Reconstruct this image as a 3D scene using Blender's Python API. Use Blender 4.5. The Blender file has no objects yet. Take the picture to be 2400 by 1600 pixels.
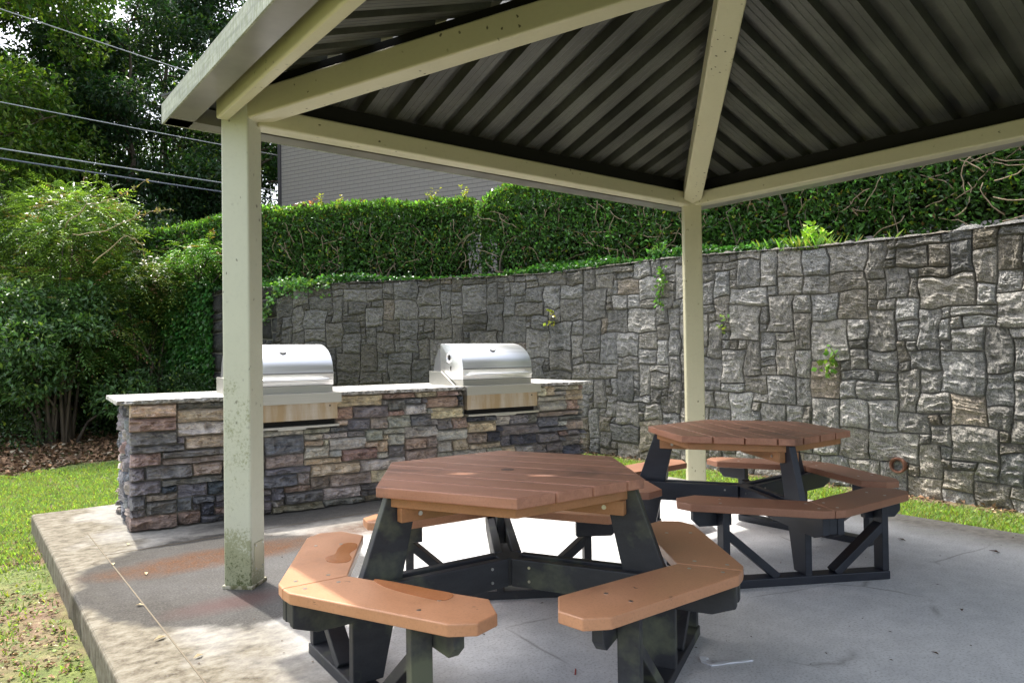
import bpy, bmesh, math, random
import numpy as np
from mathutils import Vector, Matrix
from math import sin, cos, radians, pi
random.seed(7); RNG = np.random.default_rng(7)
S = bpy.context.scene
# ------------------------------------------------------------------ camera
CA, CR, CH = 0.0154, 0.0136, 1.24
cam = bpy.data.cameras.new('camera'); camo = bpy.data.objects.new('camera', cam)
S.collection.objects.link(camo); S.camera = camo
cam.sensor_width = 36.0; cam.lens = 36.0*1680.1/2400; cam.clip_start = 0.05; cam.clip_end = 400
_f = Vector((0, cos(CA), sin(CA))); _u = Vector((0, -sin(CA), cos(CA))); _r = Vector((1, 0, 0))
_R = _r*cos(CR) - _u*sin(CR); _U = _r*sin(CR) + _u*cos(CR)
M = Matrix.Identity(4)
for i in range(3):
    M[i][0] = _R[i]; M[i][1] = _U[i]; M[i][2] = -_f[i]
M[2][3] = CH; camo.matrix_world = M
S.render.resolution_x = 1024; S.render.resolution_y = 682
# ------------------------------------------------------------------ light
SUN_EL = radians(61.0); SUN_AZ = radians(132.3)      # math angle of the sun's horizontal direction
w = bpy.data.worlds.new('World'); S.world = w; w.use_nodes = True
nt = w.node_tree; sky = nt.nodes.new('ShaderNodeTexSky'); sky.sky_type = 'NISHITA'
sky.sun_disc = False; sky.sun_elevation = SUN_EL; sky.sun_rotation = pi/2 - SUN_AZ
sky.air_density = 1.0; sky.dust_density = 4.0; sky.ozone_density = 1.0
bg = nt.nodes['Background']; bg.inputs[1].default_value = 0.15
hs = nt.nodes.new('ShaderNodeHueSaturation'); hs.inputs['Saturation'].default_value = .5   # hazy summer sky
nt.links.new(sky.outputs[0], hs.inputs['Color']); nt.links.new(hs.outputs[0], bg.inputs[0])
sl = bpy.data.lights.new('sun', 'SUN'); sl.energy = 2.0; sl.angle = radians(0.8); sl.color = (1.0, .95, .86)
so = bpy.data.objects.new('sun', sl); S.collection.objects.link(so)
sd = Vector((cos(SUN_AZ)*cos(SUN_EL), sin(SUN_AZ)*cos(SUN_EL), sin(SUN_EL)))
so.rotation_euler = sd.to_track_quat('Z', 'Y').to_euler()
S.view_settings.view_transform = 'Standard'; S.view_settings.look = 'None'
S.view_settings.exposure = 1.7; S.view_settings.gamma = 1.0
S.render.engine = 'CYCLES'
S.cycles.max_bounces = 8; S.cycles.diffuse_bounces = 4; S.cycles.transparent_max_bounces = 8

# ------------------------------------------------------------------ noise
def _h(ix, iy, iz, s):
    n = (ix*374761393 + iy*668265263 + iz*2147483647 + s*1274126177) & 0xffffffff
    n = ((n ^ (n >> 13))*1274126177) & 0xffffffff
    n = ((n ^ (n >> 15))*2246822519) & 0xffffffff
    return ((n ^ (n >> 16)) & 0xffff)/65535.0
def noise(x, y, z=0, s=0):
    x, y, z = np.broadcast_arrays(np.asarray(x, float), np.asarray(y, float), np.asarray(z, float))
    xi, yi, zi = np.floor(x).astype(np.int64), np.floor(y).astype(np.int64), np.floor(z).astype(np.int64)
    fx, fy, fz = x-xi, y-yi, z-zi
    fx, fy, fz = (f*f*(3-2*f) for f in (fx, fy, fz))
    r = 0
    for a in (0, 1):
        for b in (0, 1):
            for c in (0, 1):
                r = r + (fx if a else 1-fx)*(fy if b else 1-fy)*(fz if c else 1-fz)*_h(xi+a, yi+b, zi+c, s)
    return r*2-1
def fbm(x, y, z=0, s=0, o=3):
    r = 0; a = 1.0; f = 1.0
    for k in range(o):
        r = r + a*noise(np.asarray(x)*f, np.asarray(y)*f, np.asarray(z)*f, s+k*17); a *= .5; f *= 2.03
    return r

# ------------------------------------------------------------------ objects
def link(o, parent=None):
    S.collection.objects.link(o)
    if parent is not None: o.parent = parent
    return o
def tag(o, label=None, cat=None, group=None, kind=None):
    if label: o['label'] = label
    if cat: o['category'] = cat
    if group: o['group'] = group
    if kind: o['kind'] = kind
    return o
def empty(name, loc=(0, 0, 0), rz=0):
    o = bpy.data.objects.new(name, None); o.location = loc; o.rotation_euler = (0, 0, rz)
    o.empty_display_size = .1
    return link(o)
def npmesh(name, V, F, mats, parent=None, smooth=False, tint=None, mi=None):
    """V (N,3); F (M,k) int array, or a list of such arrays"""
    Fs = F if isinstance(F, list) else [F]
    Fs = [np.asarray(f, np.int32) for f in Fs if len(f)]
    me = bpy.data.meshes.new(name); V = np.asarray(V, np.float32)
    me.vertices.add(len(V)); me.vertices.foreach_set('co', V.ravel())
    li = np.concatenate([f.ravel() for f in Fs]); me.loops.add(len(li)); me.loops.foreach_set('vertex_index', li)
    cnt = np.concatenate([np.full(len(f), f.shape[1], np.int32) for f in Fs])
    me.polygons.add(len(cnt)); st = np.concatenate([[0], np.cumsum(cnt)[:-1]]).astype(np.int32)
    me.polygons.foreach_set('loop_start', st)
    try: me.polygons.foreach_set('loop_total', cnt)
    except Exception: pass
    me.polygons.foreach_set('use_smooth', np.full(len(cnt), smooth, dtype=bool))
    if mi is not None: me.polygons.foreach_set('material_index', np.asarray(mi, np.int32))
    me.update(calc_edges=True); me.validate()
    if tint is not None:
        a = me.color_attributes.new('tint', 'FLOAT_COLOR', 'POINT')
        t = np.ones((len(V), 4), np.float32); t[:, :3] = tint; a.data.foreach_set('color', t.ravel())
    for m in (mats if isinstance(mats, (list, tuple)) else [mats]): me.materials.append(m)
    return link(bpy.data.objects.new(name, me), parent)
class MB:
    """collects solids, builds ONE mesh"""
    def __init__(s): s.v = []; s.f = []; s.m = []
    def add(s, vs, fs, m=0):
        o = len(s.v); s.v += [tuple(v) for v in vs]; s.f += [tuple(i+o for i in f) for f in fs]; s.m += [m]*len(fs)
    def hexa(s, P, m=0):   # 8 points: 4 bottom ccw, 4 top ccw
        s.add(P, [(3, 2, 1, 0), (4, 5, 6, 7), (0, 1, 5, 4), (1, 2, 6, 5), (2, 3, 7, 6), (3, 0, 4, 7)], m)
    def box(s, x0, x1, y0, y1, z0, z1, m=0):
        s.hexa([(x0, y0, z0), (x1, y0, z0), (x1, y1, z0), (x0, y1, z0), (x0, y0, z1), (x1, y0, z1), (x1, y1, z1), (x0, y1, z1)], m)
    def prism(s, poly, z0, z1, m=0):
        n = len(poly); s.add([(x, y, z0) for x, y in poly]+[(x, y, z1) for x, y in poly],
            [tuple(range(n-1, -1, -1)), tuple(range(n, 2*n))]+[(i, (i+1) % n, n+(i+1) % n, n+i) for i in range(n)], m)
    def beam(s, A, B, w, h, m=0, up=(0, 0, 1)):   # centred bar, w across, h along up
        A, B = Vector(A), Vector(B); d = (B-A).normalized(); sd_ = d.cross(Vector(up)).normalized(); u = sd_.cross(d)
        P = []
        for z in (-1, 1):
            for (Q, k) in ((A, -1), (B, -1), (B, 1), (A, 1)): P.append(Q+sd_*(-k*w/2)+u*(z*h/2))
        s.hexa(P, m)
    def tube(s, pts, rad, n=8, m=0):
        pts = [Vector(p) for p in pts]; rad = rad if isinstance(rad, (list, tuple)) else [rad]*len(pts)
        o = len(s.v); ref = Vector((0, 0, 1))
        for i, p in enumerate(pts):
            d = (pts[min(i+1, len(pts)-1)]-pts[max(i-1, 0)]).normalized()
            if abs(d.dot(ref)) > .95: ref = Vector((1, 0, 0)) if abs(d.x) < .9 else Vector((0, 1, 0))
            a = d.cross(ref).normalized(); b = d.cross(a)
            for k in range(n):
                t = 2*pi*k/n; s.v.append(tuple(p+(a*cos(t)+b*sin(t))*rad[i]))
        for i in range(len(pts)-1):
            for k in range(n):
                s.f.append((o+i*n+k, o+i*n+(k+1) % n, o+(i+1)*n+(k+1) % n, o+(i+1)*n+k)); s.m.append(m)
        s.f.append(tuple(o+k for k in range(n))[::-1]); s.f.append(tuple(o+(len(pts)-1)*n+k for k in range(n))); s.m += [m, m]
    def build(s, name, mats, parent=None, bevel=0, smooth=False, seg=2, autos=False):
        me = bpy.data.meshes.new(name); me.from_pydata(s.v, [], s.f); me.update()
        for mm in (mats if isinstance(mats, (list, tuple)) else [mats]): me.materials.append(mm)
        me.polygons.foreach_set('material_index', s.m)
        bm = bmesh.new(); bm.from_mesh(me); bmesh.ops.recalc_face_normals(bm, faces=bm.faces)
        if bevel:
            es = [e for e in bm.edges if len(e.link_faces) == 2 and e.calc_face_angle(0) > .35]
            bmesh.ops.bevel(bm, geom=es, offset=bevel, segments=seg, affect='EDGES', profile=.5, clamp_overlap=True)
        bm.to_mesh(me); bm.free()
        if smooth or autos: me.polygons.foreach_set('use_smooth', [True]*len(me.polygons))
        if autos:
            try: me.set_sharp_from_angle(angle=radians(32))
            except Exception: pass
        return link(bpy.data.objects.new(name, me), parent)

# ------------------------------------------------------------------ materials
class NT:
    def __init__(s, name):
        s.m = bpy.data.materials.new(name); s.m.use_nodes = True; s.t = s.m.node_tree
        s.b = s.t.nodes['Principled BSDF']; s.out = s.t.nodes['Material Output']
    def n(s, typ, **k):
        o = s.t.nodes.new('ShaderNode'+typ)
        for a, v in k.items():
            if a.startswith('i_'):
                key = a[2:]; o.inputs[int(key) if key.isdigit() else key].default_value = v
            else: setattr(o, a, v)
        return o
    def l(s, a, b): s.t.links.new(a, b)
    def obj(s): return s.n('TexCoord').outputs['Object']
    def noise(s, sc, det=4, rough=.55, vec=None, scale=None, dist=0):
        o = s.n('TexNoise'); o.inputs['Scale'].default_value = sc; o.inputs['Detail'].default_value = det
        o.inputs['Roughness'].default_value = rough; o.inputs['Distortion'].default_value = dist
        v = vec or s.obj()
        if scale:
            mp = s.n('Mapping'); mp.inputs['Scale'].default_value = scale; s.l(v, mp.inputs[0]); v = mp.outputs[0]
        s.l(v, o.inputs['Vector']); return o.outputs[0]
    def ramp(s, f, stops):
        o = s.n('ValToRGB'); e = o.color_ramp.elements
        while len(e) < len(stops): e.new(.5)
        for el, (p, c) in zip(e, stops):
            el.position = p; el.color = (c, c, c, 1) if isinstance(c, (int, float)) else (*c, 1)
        s.l(f, o.inputs[0]); return o.outputs[0]
    def mix(s, f, a, b, mode='MIX'):
        o = s.n('MixRGB', blend_type=mode)
        for i, v in enumerate((f, a, b)):
            if hasattr(v, 'links'): s.l(v, o.inputs[i])
            else: o.inputs[i].default_value = v if (i == 0) else (*v, 1)
        return o.outputs[0]
    def math(s, op, a, b=0.0, c=None):
        o = s.n('Math', operation=op)
        for i, v in enumerate((a, b, c)):
            if v is None: continue
            if hasattr(v, 'links'): s.l(v, o.inputs[i])
            else: o.inputs[i].default_value = v
        return o.outputs[0]
    def bump(s, h, st=.3, dist=.01):
        o = s.n('Bump'); o.inputs['Strength'].default_value = st; o.inputs['Distance'].default_value = dist
        s.l(h, o.inputs['Height']); s.l(o.outputs[0], s.b.inputs['Normal'])
    def attr(s, nm='tint'):
        o = s.n('Attribute', attribute_name=nm); return o.outputs['Color']
    def col(s, c): (s.l(c, s.b.inputs['Base Color']) if hasattr(c, 'links') else setattr(s.b.inputs['Base Color'], 'default_value', (*c, 1)))
    def set(s, **k):
        for a, v in k.items():
            i = s.b.inputs[{'rough': 'Roughness', 'metal': 'Metallic', 'spec': 'Specular IOR Level', 'coat': 'Coat Weight'}[a]]
            if hasattr(v, 'links'): s.l(v, i)
            else: i.default_value = v
        return s

def leaf_material(name, rough=.4, trans=.3, gain=1.0):
    t = NT(name); c = t.attr(); 
    if gain != 1: c = t.mix(1.0, c, (gain, gain, gain), 'MULTIPLY')
    t.col(c); t.set(rough=rough, spec=.5)
    tr = t.n('BsdfTranslucent'); t.l(t.mix(1.0, c, (1.5, 1.7, .5), 'MULTIPLY'), tr.inputs[0])
    mx = t.n('MixShader'); mx.inputs[0].default_value = trans
    t.l(t.b.outputs[0], mx.inputs[1]); t.l(tr.outputs[0], mx.inputs[2]); t.l(mx.outputs[0], t.out.inputs[0])
    return t.m
LEAF = leaf_material('hedge_leaf', .30, .28); LEAFT = leaf_material('tree_leaf', .45, .4); GRASSM = leaf_material('grass_blade', .55, .35)
def bark_mat():
    t = NT('bark'); n1 = t.noise(9, 5, scale=(1, 1, .25)); t.col(t.ramp(n1, [(.3, (.05, .038, .028)), (.7, (.17, .135, .10))])); t.set(rough=.9); t.bump(n1, .6, .02); return t.m
BARK = bark_mat()
t = NT('pale_twig'); t.col((.26, .20, .13)); t.set(rough=.8); TWIG = t.m
t = NT('twig_shade'); n1 = t.noise(30, 5, .7, scale=(1, 1, .6)); t.col(t.ramp(n1, [(.4, (.008, .011, .006)), (.6, (.03, .035, .015)), (.75, (.07, .06, .035))])); t.set(rough=.95, spec=.1); t.bump(n1, 1.0, .05); THICK = t.m
t = NT('dry_litter'); t.col(t.attr()); t.set(rough=.8); LITTER = t.m

# ------------------------------------------------------------------ frames of reference
TH = .6642; EV = np.array([cos(TH), sin(TH)]); NV = np.array([-EV[1], EV[0]])
P1 = np.array([-1.4709, 3.9196]); LEN = 3.9033
def W(e, n, z=0):                      # pavilion coordinates to world
    q = P1+EV*e+NV*n; return (q[0], q[1], z)

# slab and ground --------------------------------------------------------------
SE0, SE1, SN0, SN1 = -.755, 4.32, -6.0, 2.92
def ground_h(x, y):
    x = np.asarray(x, float); y = np.asarray(y, float)
    e = (x-P1[0])*EV[0]+(y-P1[1])*EV[1]; n = (x-P1[0])*NV[0]+(y-P1[1])*NV[1]
    a = np.clip((e-0)/4, 0, 1); h = -.15+.115*a*a*(3-2*a)
    b = np.clip((n-3.0)/7, 0, 1); h = h+.32*b*b*(1-a)
    h = h+np.where(e < -.9, 1, 0)*.02*noise(x*1.3, y*1.3, 0, 5)
    return h
def build_ground():
    xs = np.concatenate([np.linspace(-90, -9, 14)[:-1], np.linspace(-9, 6, 100), np.linspace(6, 90, 14)[1:]])
    ys = np.concatenate([np.linspace(-60, -1, 10)[:-1], np.linspace(-1, 14, 100), np.linspace(14, 160, 14)[1:]])
    X, Y = np.meshgrid(xs, ys); Z = ground_h(X, Y)
    e = (X-P1[0])*EV[0]+(Y-P1[1])*EV[1]; n = (X-P1[0])*NV[0]+(Y-P1[1])*NV[1]
    Z = np.where((e > SE0+.12) & (e < SE1-.12) & (n < SN1-.12) & (n > SN0+.12), Z-.06, Z)
    nx, ny = len(xs), len(ys); I = np.arange(nx*ny).reshape(ny, nx)
    F = np.stack([I[:-1, :-1], I[:-1, 1:], I[1:, 1:], I[1:, :-1]], -1).reshape(-1, 4)
    t = NT('ground_soil'); o = t.obj(); n1 = t.noise(1.1, 5, vec=o); n2 = t.noise(14, 5, vec=o); n3 = t.noise(60, 3, vec=o)
    soil = t.ramp(n2, [(.3, (.11, .07, .042)), (.55, (.2, .13, .08)), (.75, (.3, .22, .15))])
    moss = t.ramp(n2, [(.3, (.07, .10, .02)), (.7, (.17, .20, .05))])
    c = t.mix(t.ramp(n1, [(.38, 0.0), (.50, 1.0)]), soil, moss); c = t.mix(t.ramp(n3, [(.3, .35), (.6, 0.0)]), c, (.05, .035, .02))
    t.col(c); t.set(rough=.95); t.bump(n3, .5, .02)
    return tag(npmesh('ground', np.stack([X, Y, Z], -1).reshape(-1, 3), F, t.m, smooth=True), kind='structure')
build_ground()

def concrete(name, stains=True):
    t = NT(name); o = t.obj()
    sep = t.n('SeparateXYZ'); t.l(o, sep.inputs[0]); ex, ny_ = sep.outputs[0], sep.outputs[1]
    fine = t.noise(90, 4, .7, vec=o); mid = t.noise(9, 5, .6, vec=o); big = t.noise(1.6, 4, .55, vec=o); streak = t.noise(11, 6, .7, vec=o, scale=(1.2, 1.6, 1))
    clean = t.ramp(mid, [(.3, (.55, .555, .565)), (.7, (.66, .665, .67))])
    dirty = t.ramp(streak, [(.34, (.075, .063, .045)), (.46, (.145, .125, .092)), (.58, (.215, .195, .15)), (.74, (.28, .262, .215))])
    # dirty towards the weathered left edge (e small) and the rim
    m = t.math('ADD', ex, t.math('MULTIPLY', t.math('SUBTRACT', big, .5), 1.5))
    dm = t.ramp(t.math('MULTIPLY_ADD', m, .25, .25), [(.12, 1.0), (.36, 0.0)])
    nm = t.math('ADD', ny_, t.math('MULTIPLY', t.math('SUBTRACT', big, .5), 1.8))
    dm2 = t.ramp(t.math('MULTIPLY_ADD', nm, .25, .25), [(.22, 0.0), (.45, .75)])
    rim = t.ramp(t.math('MULTIPLY_ADD', t.math('ADD', ex, t.math('MULTIPLY', big, .35)), 1.0, -3.3), [(.6, 0.0), (.95, .8)])
    d = t.math('MAXIMUM', t.math('MAXIMUM', dm, dm2), rim); c = t.mix(d, clean, dirty)
    c = t.mix(t.ramp(fine, [(.33, .5), (.5, 0.0)]), c, (.2, .19, .17))
    spots = t.noise(24, 3, .6, vec=o); c = t.mix(t.ramp(spots, [(.7, 0.0), (.78, .55)]), c, (.10, .09, .075))
    # faint cracks
    vo = t.n('TexVoronoi', feature='DISTANCE_TO_EDGE'); vo.inputs['Scale'].default_value = .8
    wv = t.mix(.8, o, t.n('TexNoise', i_Scale=1.7, i_Detail=6.0).outputs['Color'], 'ADD'); t.l(wv, vo.inputs['Vector'])
    cr = t.ramp(vo.outputs['Distance'], [(0.0, .55), (.006, 0.0)]); c = t.mix(t.math('MULTIPLY', cr, t.ramp(big, [(.5, 0.0), (.6, 1.0)])), c, (.12, .11, .1))
    # wet band of leaf tannin where the roof drips (follows the drip line on the slab)
    def ell(cx, cy, rx, ry, amp=.25):
        a = t.math('DIVIDE', t.math('SUBTRACT', ex, cx), rx); b = t.math('DIVIDE', t.math('SUBTRACT', ny_, cy), ry)
        r = t.math('SQRT', t.math('ADD', t.math('MULTIPLY', a, a), t.math('MULTIPLY', b, b)))
        return t.math('ADD', r, t.math('MULTIPLY', t.math('SUBTRACT', t.noise(3.2, 5, .6, vec=o), .5), amp*2))
    w1 = t.ramp(ell(.0, .33, .82, 1.0, .2), [(.90, 1.0), (.985, 0.0)]); w2 = t.ramp(ell(1.55, 1.45, 1.6, .42, .3), [(.75, .8), (1.1, 0.0)])
    wet = t.math('MAXIMUM', w1, w2)
    c = t.mix(t.math('MULTIPLY', wet, .86), c, t.ramp(fine, [(.35, (.006, .005, .005)), (.5, (.026, .024, .023)), (.65, (.075, .07, .068))]))
    rust = t.ramp(ell(.05, .66, .85, .26, .35), [(.5, 1.0), (1.2, 0.0)]); rust2 = t.ramp(ell(1.15, .72, .75, .3, .6), [(.3, .9), (1.1, 0.0)])
    ru = t.math('MULTIPLY', t.math('MAXIMUM', rust, rust2), t.ramp(t.noise(16, 4, .65, vec=o), [(.3, .45), (.6, 1.0)]))
    c = t.mix(t.math('MULTIPLY', ru, .9), c, t.ramp(fine, [(.35, (.03, .012, .004)), (.55, (.10, .038, .010)), (.7, (.21, .09, .028))]))
    rr = t.ramp(ell(-.1, -.25, .42, .16, .3), [(.3, .55), (1.1, 0.0)]); c = t.mix(rr, c, (.085, .035, .032))
    t.col(c)
    t.set(rough=t.math('MULTIPLY_ADD', wet, -.30, .85), spec=.16); t.bump(t.mix(.5, fine, mid), .3, .006)
    return t.m
CONC = concrete('concrete')
slab = empty('slab_origin')
slab.name = 'concrete_slab'; slab.location = (P1[0], P1[1], 0); slab.rotation_euler = (0, 0, TH)
bpy.data.objects.remove(slab)
mb = MB(); mb.box(SE0, SE1, SN0, SN1, -.32, 0)
slab = mb.build('concrete_slab', CONC, bevel=.018, seg=3); slab.location = (P1[0], P1[1], 0); slab.rotation_euler = (0, 0, TH)
tag(slab, kind='structure')
t = NT('joint'); t.col((.17, .14, .10)); t.set(rough=.95); JOINT = t.m
mb = MB(); mb.box(-.50, -.494, SN0+.02, 1.9, -.01, .0025); mb.box(-.5, 4.3, 1.165, 1.170, -.01, .002)
j = mb.build('expansion_joint', JOINT); j.location = slab.location; j.rotation_euler = slab.rotation_euler; tag(j, kind='structure')

# ------------------------------------------------------------------ stone laying
def layout(nu, nv, sizes, wts, block=None):
    occ = np.zeros((nu, nv), bool) if block is None else block.copy(); out = []; sizes = list(sizes)
    for v in range(nv):
        u = 0
        while u < nu:
            if occ[u, v]: u += 1; continue
            for _ in range(12):
                a, b = random.choices(sizes, wts)[0]
                if u+a <= nu and v+b <= nv and not occ[u:u+a, v:v+b].any(): break
            else:
                a = b = 1
                while u+a < nu and a < 3 and not occ[u+a, v]: a += 1
            occ[u:u+a, v:v+b] = True; out.append((u, v, a, b)); u += a
    return out
def lin(x, y, s):
    xi, yi = np.floor(x).astype(np.int64), np.floor(y).astype(np.int64); fx, fy = x-xi, y-yi; r = 0
    for a in (0, 1):
        for b in (0, 1): r = r+(fx if a else 1-fx)*(fy if b else 1-fy)*_h(xi+a, yi+b, 0, s)
    return r*2-1
def stones(rects, cu, cv, mapper, joint, warp, wf, prot, rough, tints, k=8, seed=0, skip=None, edge=.16, facet=1.0, grit=.0022):
    """each stone = a (k+1)^2 patch that bulges out of the mortar; mapper(u, v, d) gives world points"""
    Vs, Ts, n = [], [], 0; q = np.linspace(0, 1, k+1)
    q = q*.86+.07; q = np.concatenate([[0, .02], q[1:-1], [.98, 1]]); kk = len(q)-1
    A, B = np.meshgrid(q, q, indexing='ij')
    for idx, (u, v, a, b) in enumerate(rects):
        u0, u1, v0, v1 = u*cu, (u+a)*cu, v*cv, (v+b)*cv
        if skip and skip(u0, u1, v0, v1): continue
        jj = joint*(.6+.8*random.random())/2
        U = u0+(u1-u0)*A; Vv = v0+(v1-v0)*B
        wu = warp*lin(U/cu/1.5, Vv/cv/1.5, seed+3); wv = warp*lin(U/cu/1.5+.37, Vv/cv/1.5+.21, seed+9)
        cu_, cv_ = (u0+u1)/2, (v0+v1)/2
        U2 = U+wu; V2 = Vv+wv
        U2 = U2+(cu_-U)*(2*jj/(u1-u0)); V2 = V2+(cv_-Vv)*(2*jj/(v1-v0))
        # chipped, rounded corners
        ca = np.minimum(A, 1-A)*(u1-u0); cb = np.minimum(B, 1-B)*(v1-v0)
        ed = np.minimum(ca, cb)/(edge*min(.2, min(u1-u0, v1-v0))+.004)
        prof = 1-(1-np.clip(ed, 0, 1))**2.2
        D = prot*(.55+.75*random.random()); sx, sy = random.random()*50, random.random()*50
        L = max(u1-u0, v1-v0)
        n1 = (1-2*abs(fbm(U*4/.2+sx, Vv*6/.2+sy, 0, seed+21, 3)))*.8
        r1 = 1-abs(noise(U*2.2/.2+sx, Vv*3.2/.2+sy, 0, seed+33))*2
        tilt = (A-.5)*random.uniform(-1, 1)+(B-.5)*random.uniform(-1.2, .6)
        d = prof*(D+rough*(n1*.55+r1*.5*facet)+rough*tilt*1.2); d = np.maximum(d+grit*RNG.normal(0, 1, d.shape)*np.clip(ed, 0, 1), 0)*(ed > .001)-.004*(ed <= .001)
        Vs.append(mapper(U2.ravel(), V2.ravel(), d.ravel())); tc = np.array(tints(idx, cu_, cv_))
        Ts.append(np.tile(tc, (len(U2.ravel()), 1))); n += 1
    I = np.arange((kk+1)**2).reshape(kk+1, kk+1)
    F0 = np.stack([I[:-1, :-1], I[1:, :-1], I[1:, 1:], I[:-1, 1:]], -1).reshape(-1, 4)
    F = (F0[None]+(np.arange(n)*(kk+1)**2)[:, None, None]).reshape(-1, 4)
    return np.concatenate(Vs), F, np.concatenate(Ts)

# retaining wall ---------------------------------------------------------------
WP = np.array([(5.6, 2.6), (4.75, 4.2), (3.98, 5.5), (3.4, 6.35), (2.9, 6.95), (2.36, 7.55), (1.85, 8.15), (1.3, 8.85), (.6, 9.45), (-.2, 9.9), (-1.2, 10.25), (-2.2, 10.48), (-3.05, 10.6), (-3.5, 10.7)])
WT = np.array([2.16, 2.17, 2.19, 2.20, 2.22, 2.26, 2.29, 2.30, 2.28, 2.29, 2.29, 2.29, 2.27, 2.1])
seg = np.hypot(*np.diff(WP, axis=0).T); WL = np.concatenate([[0], np.cumsum(seg)])
_s = np.linspace(0, WL[-1], 240); _px = np.interp(_s, WL, WP[:, 0]); _py = np.interp(_s, WL, WP[:, 1])
for _ in range(6):
    _px[1:-1] = (_px[:-2]+2*_px[1:-1]+_px[2:])/4; _py[1:-1] = (_py[:-2]+2*_py[1:-1]+_py[2:])/4
def wall_frame(u):
    x = np.interp(u, _s, _px); y = np.interp(u, _s, _py)
    tx = np.interp(u, _s, np.gradient(_px, _s)); ty = np.interp(u, _s, np.gradient(_py, _s)); l = np.hypot(tx, ty)
    return x, y, -ty/l, tx/l          # normal towards the patio
def wall_top(u): return np.interp(u, WL, WT)
WB = -.22; WH = 2.5
def wall_map(u, v, d):
    x, y, nx, ny = wall_frame(u); h = wall_top(u); z = WB+v/WH*(h-WB); dd = d+.07*(1-v/WH)
    return np.stack([x+nx*dd, y+ny*dd, z], -1)
x_, y_, nx_, ny_ = wall_frame(np.array([2.0]))
assert nx_[0]*x_[0]+ny_[0]*y_[0] < 0
def wall_tint(i, u, v):
    dark = np.clip((u-5.6)/4.2, 0, 1)            # algae-blackened towards the far end
    st = float(fbm(u*.55, v*1.1, 0, 71, 3)); g = random.uniform(.25, .46)*(1-.5*np.clip(st*1.3, 0, 1)); g = g*(1-.74*dark*(1.12-.35*v/2.5))+.012
    wm = random.uniform(-.012, .03)*(1-dark*.7)
    if v < .6 and random.random() < .55: wm += .035; g *= 1.1
    r = random.random()
    if r < .02: return (g*1.25, g*1.08, g*.88)
    return (g+.012+wm, g+.006+wm*.45, g-.008-wm*.35)
t = NT('rubble_stone'); o = t.obj(); tc = t.attr(); n1 = t.noise(22, 6, .7, vec=o); n2 = t.noise(70, 4, .7, vec=o); n3 = t.noise(2.2, 5, .6, vec=o); n4 = t.noise(5, 5, .65, vec=o)
c = t.mix(1.0, tc, t.ramp(n1, [(.3, (.6, .6, .61)), (.5, (1.0, 1.0, 1.0)), (.7, (1.4, 1.38, 1.33))]), 'MULTIPLY')
c = t.mix(t.ramp(n2, [(.36, .5), (.5, 0.0)]), c, (.035, .035, .035)); c = t.mix(t.ramp(n3, [(.5, 0.0), (.72, .65)]), c, (.04, .042, .04))
c = t.mix(t.ramp(n4, [(.62, 0.0), (.75, .35)]), c, (.10, .10, .045))
t.col(c); t.set(rough=.88, spec=.35); n5 = t.noise(150, 3, .8, vec=o); c = t.mix(1.0, c, t.ramp(n5, [(.34, (.45, .45, .45)), (.5, (1.0, 1.0, 1.0)), (.66, (1.75, 1.72, 1.66))]), 'MULTIPLY'); t.col(c)
t.bump(t.mix(.5, n1, n2), 1.0, .035); STONE = t.m
t = NT('old_mortar'); n1 = t.noise(12, 5, .7); t.col(t.ramp(n1, [(.3, (.08, .076, .068)), (.55, (.21, .20, .175)), (.8, (.28, .265, .20))])); t.set(rough=.95); t.bump(n1, .6, .02); MORTAR = t.m
wall = empty('stone_retaining_wall', (0, 0, 0)); tag(wall, 'long curved retaining wall of grey rubble stone, darker towards its far end, below the clipped hedges', 'retaining wall')
nu, nv = int(WL[-1]/.088), 27; cu = WL[-1]/nu; cv = WH/nv
SZ = [(2, 2), (3, 2), (3, 3), (4, 3), (2, 3), (4, 2), (3, 4), (2, 1), (3, 1), (4, 4), (1, 1), (2, 4), (1, 2), (5, 3), (5, 2), (4, 1)]
WW = [7, 10, 13, 11, 8, 8, 7, 5, 6, 5, 2, 3, 2, 4, 4, 3]
rects = layout(nu, nv, SZ, WW)
V, F, T = stones(rects, cu, cv, wall_map, .008, .028, 2.6, .028, .016, wall_tint, k=15, seed=5, edge=.05, facet=1.6)
npmesh('stone_face', V, F, STONE, wall, smooth=False, tint=T)
us = np.linspace(0, WL[-1], 160); x, y, nx, ny = wall_frame(us); top = wall_top(us)+.03*noise(us*3, 0, 0, 4)
rows = [np.stack([x+nx*(.078), y+ny*(.078), np.full_like(x, WB-.3)], -1), np.stack([x+nx*.060, y+ny*.060, np.full_like(x, 0)], -1), np.stack([x-nx*.004, y-ny*.004, top-.04], -1), np.stack([x-nx*.01, y-ny*.01, top], -1), np.stack([x-nx*.36, y-ny*.36, top], -1), np.stack([x-nx*.4, y-ny*.4, np.full_like(x, WB-.3)], -1)]
Vb = np.concatenate(rows); I = np.arange(len(Vb)).reshape(len(rows), len(us))
Fb = np.stack([I[:-1, :-1], I[1:, :-1], I[1:, 1:], I[:-1, 1:]], -1).reshape(-1, 4)
npmesh('mortar_core', Vb, [Fb, np.array([[I[k, e] for k in range(6)] for e in (0, -1)])], MORTAR, wall)
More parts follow.
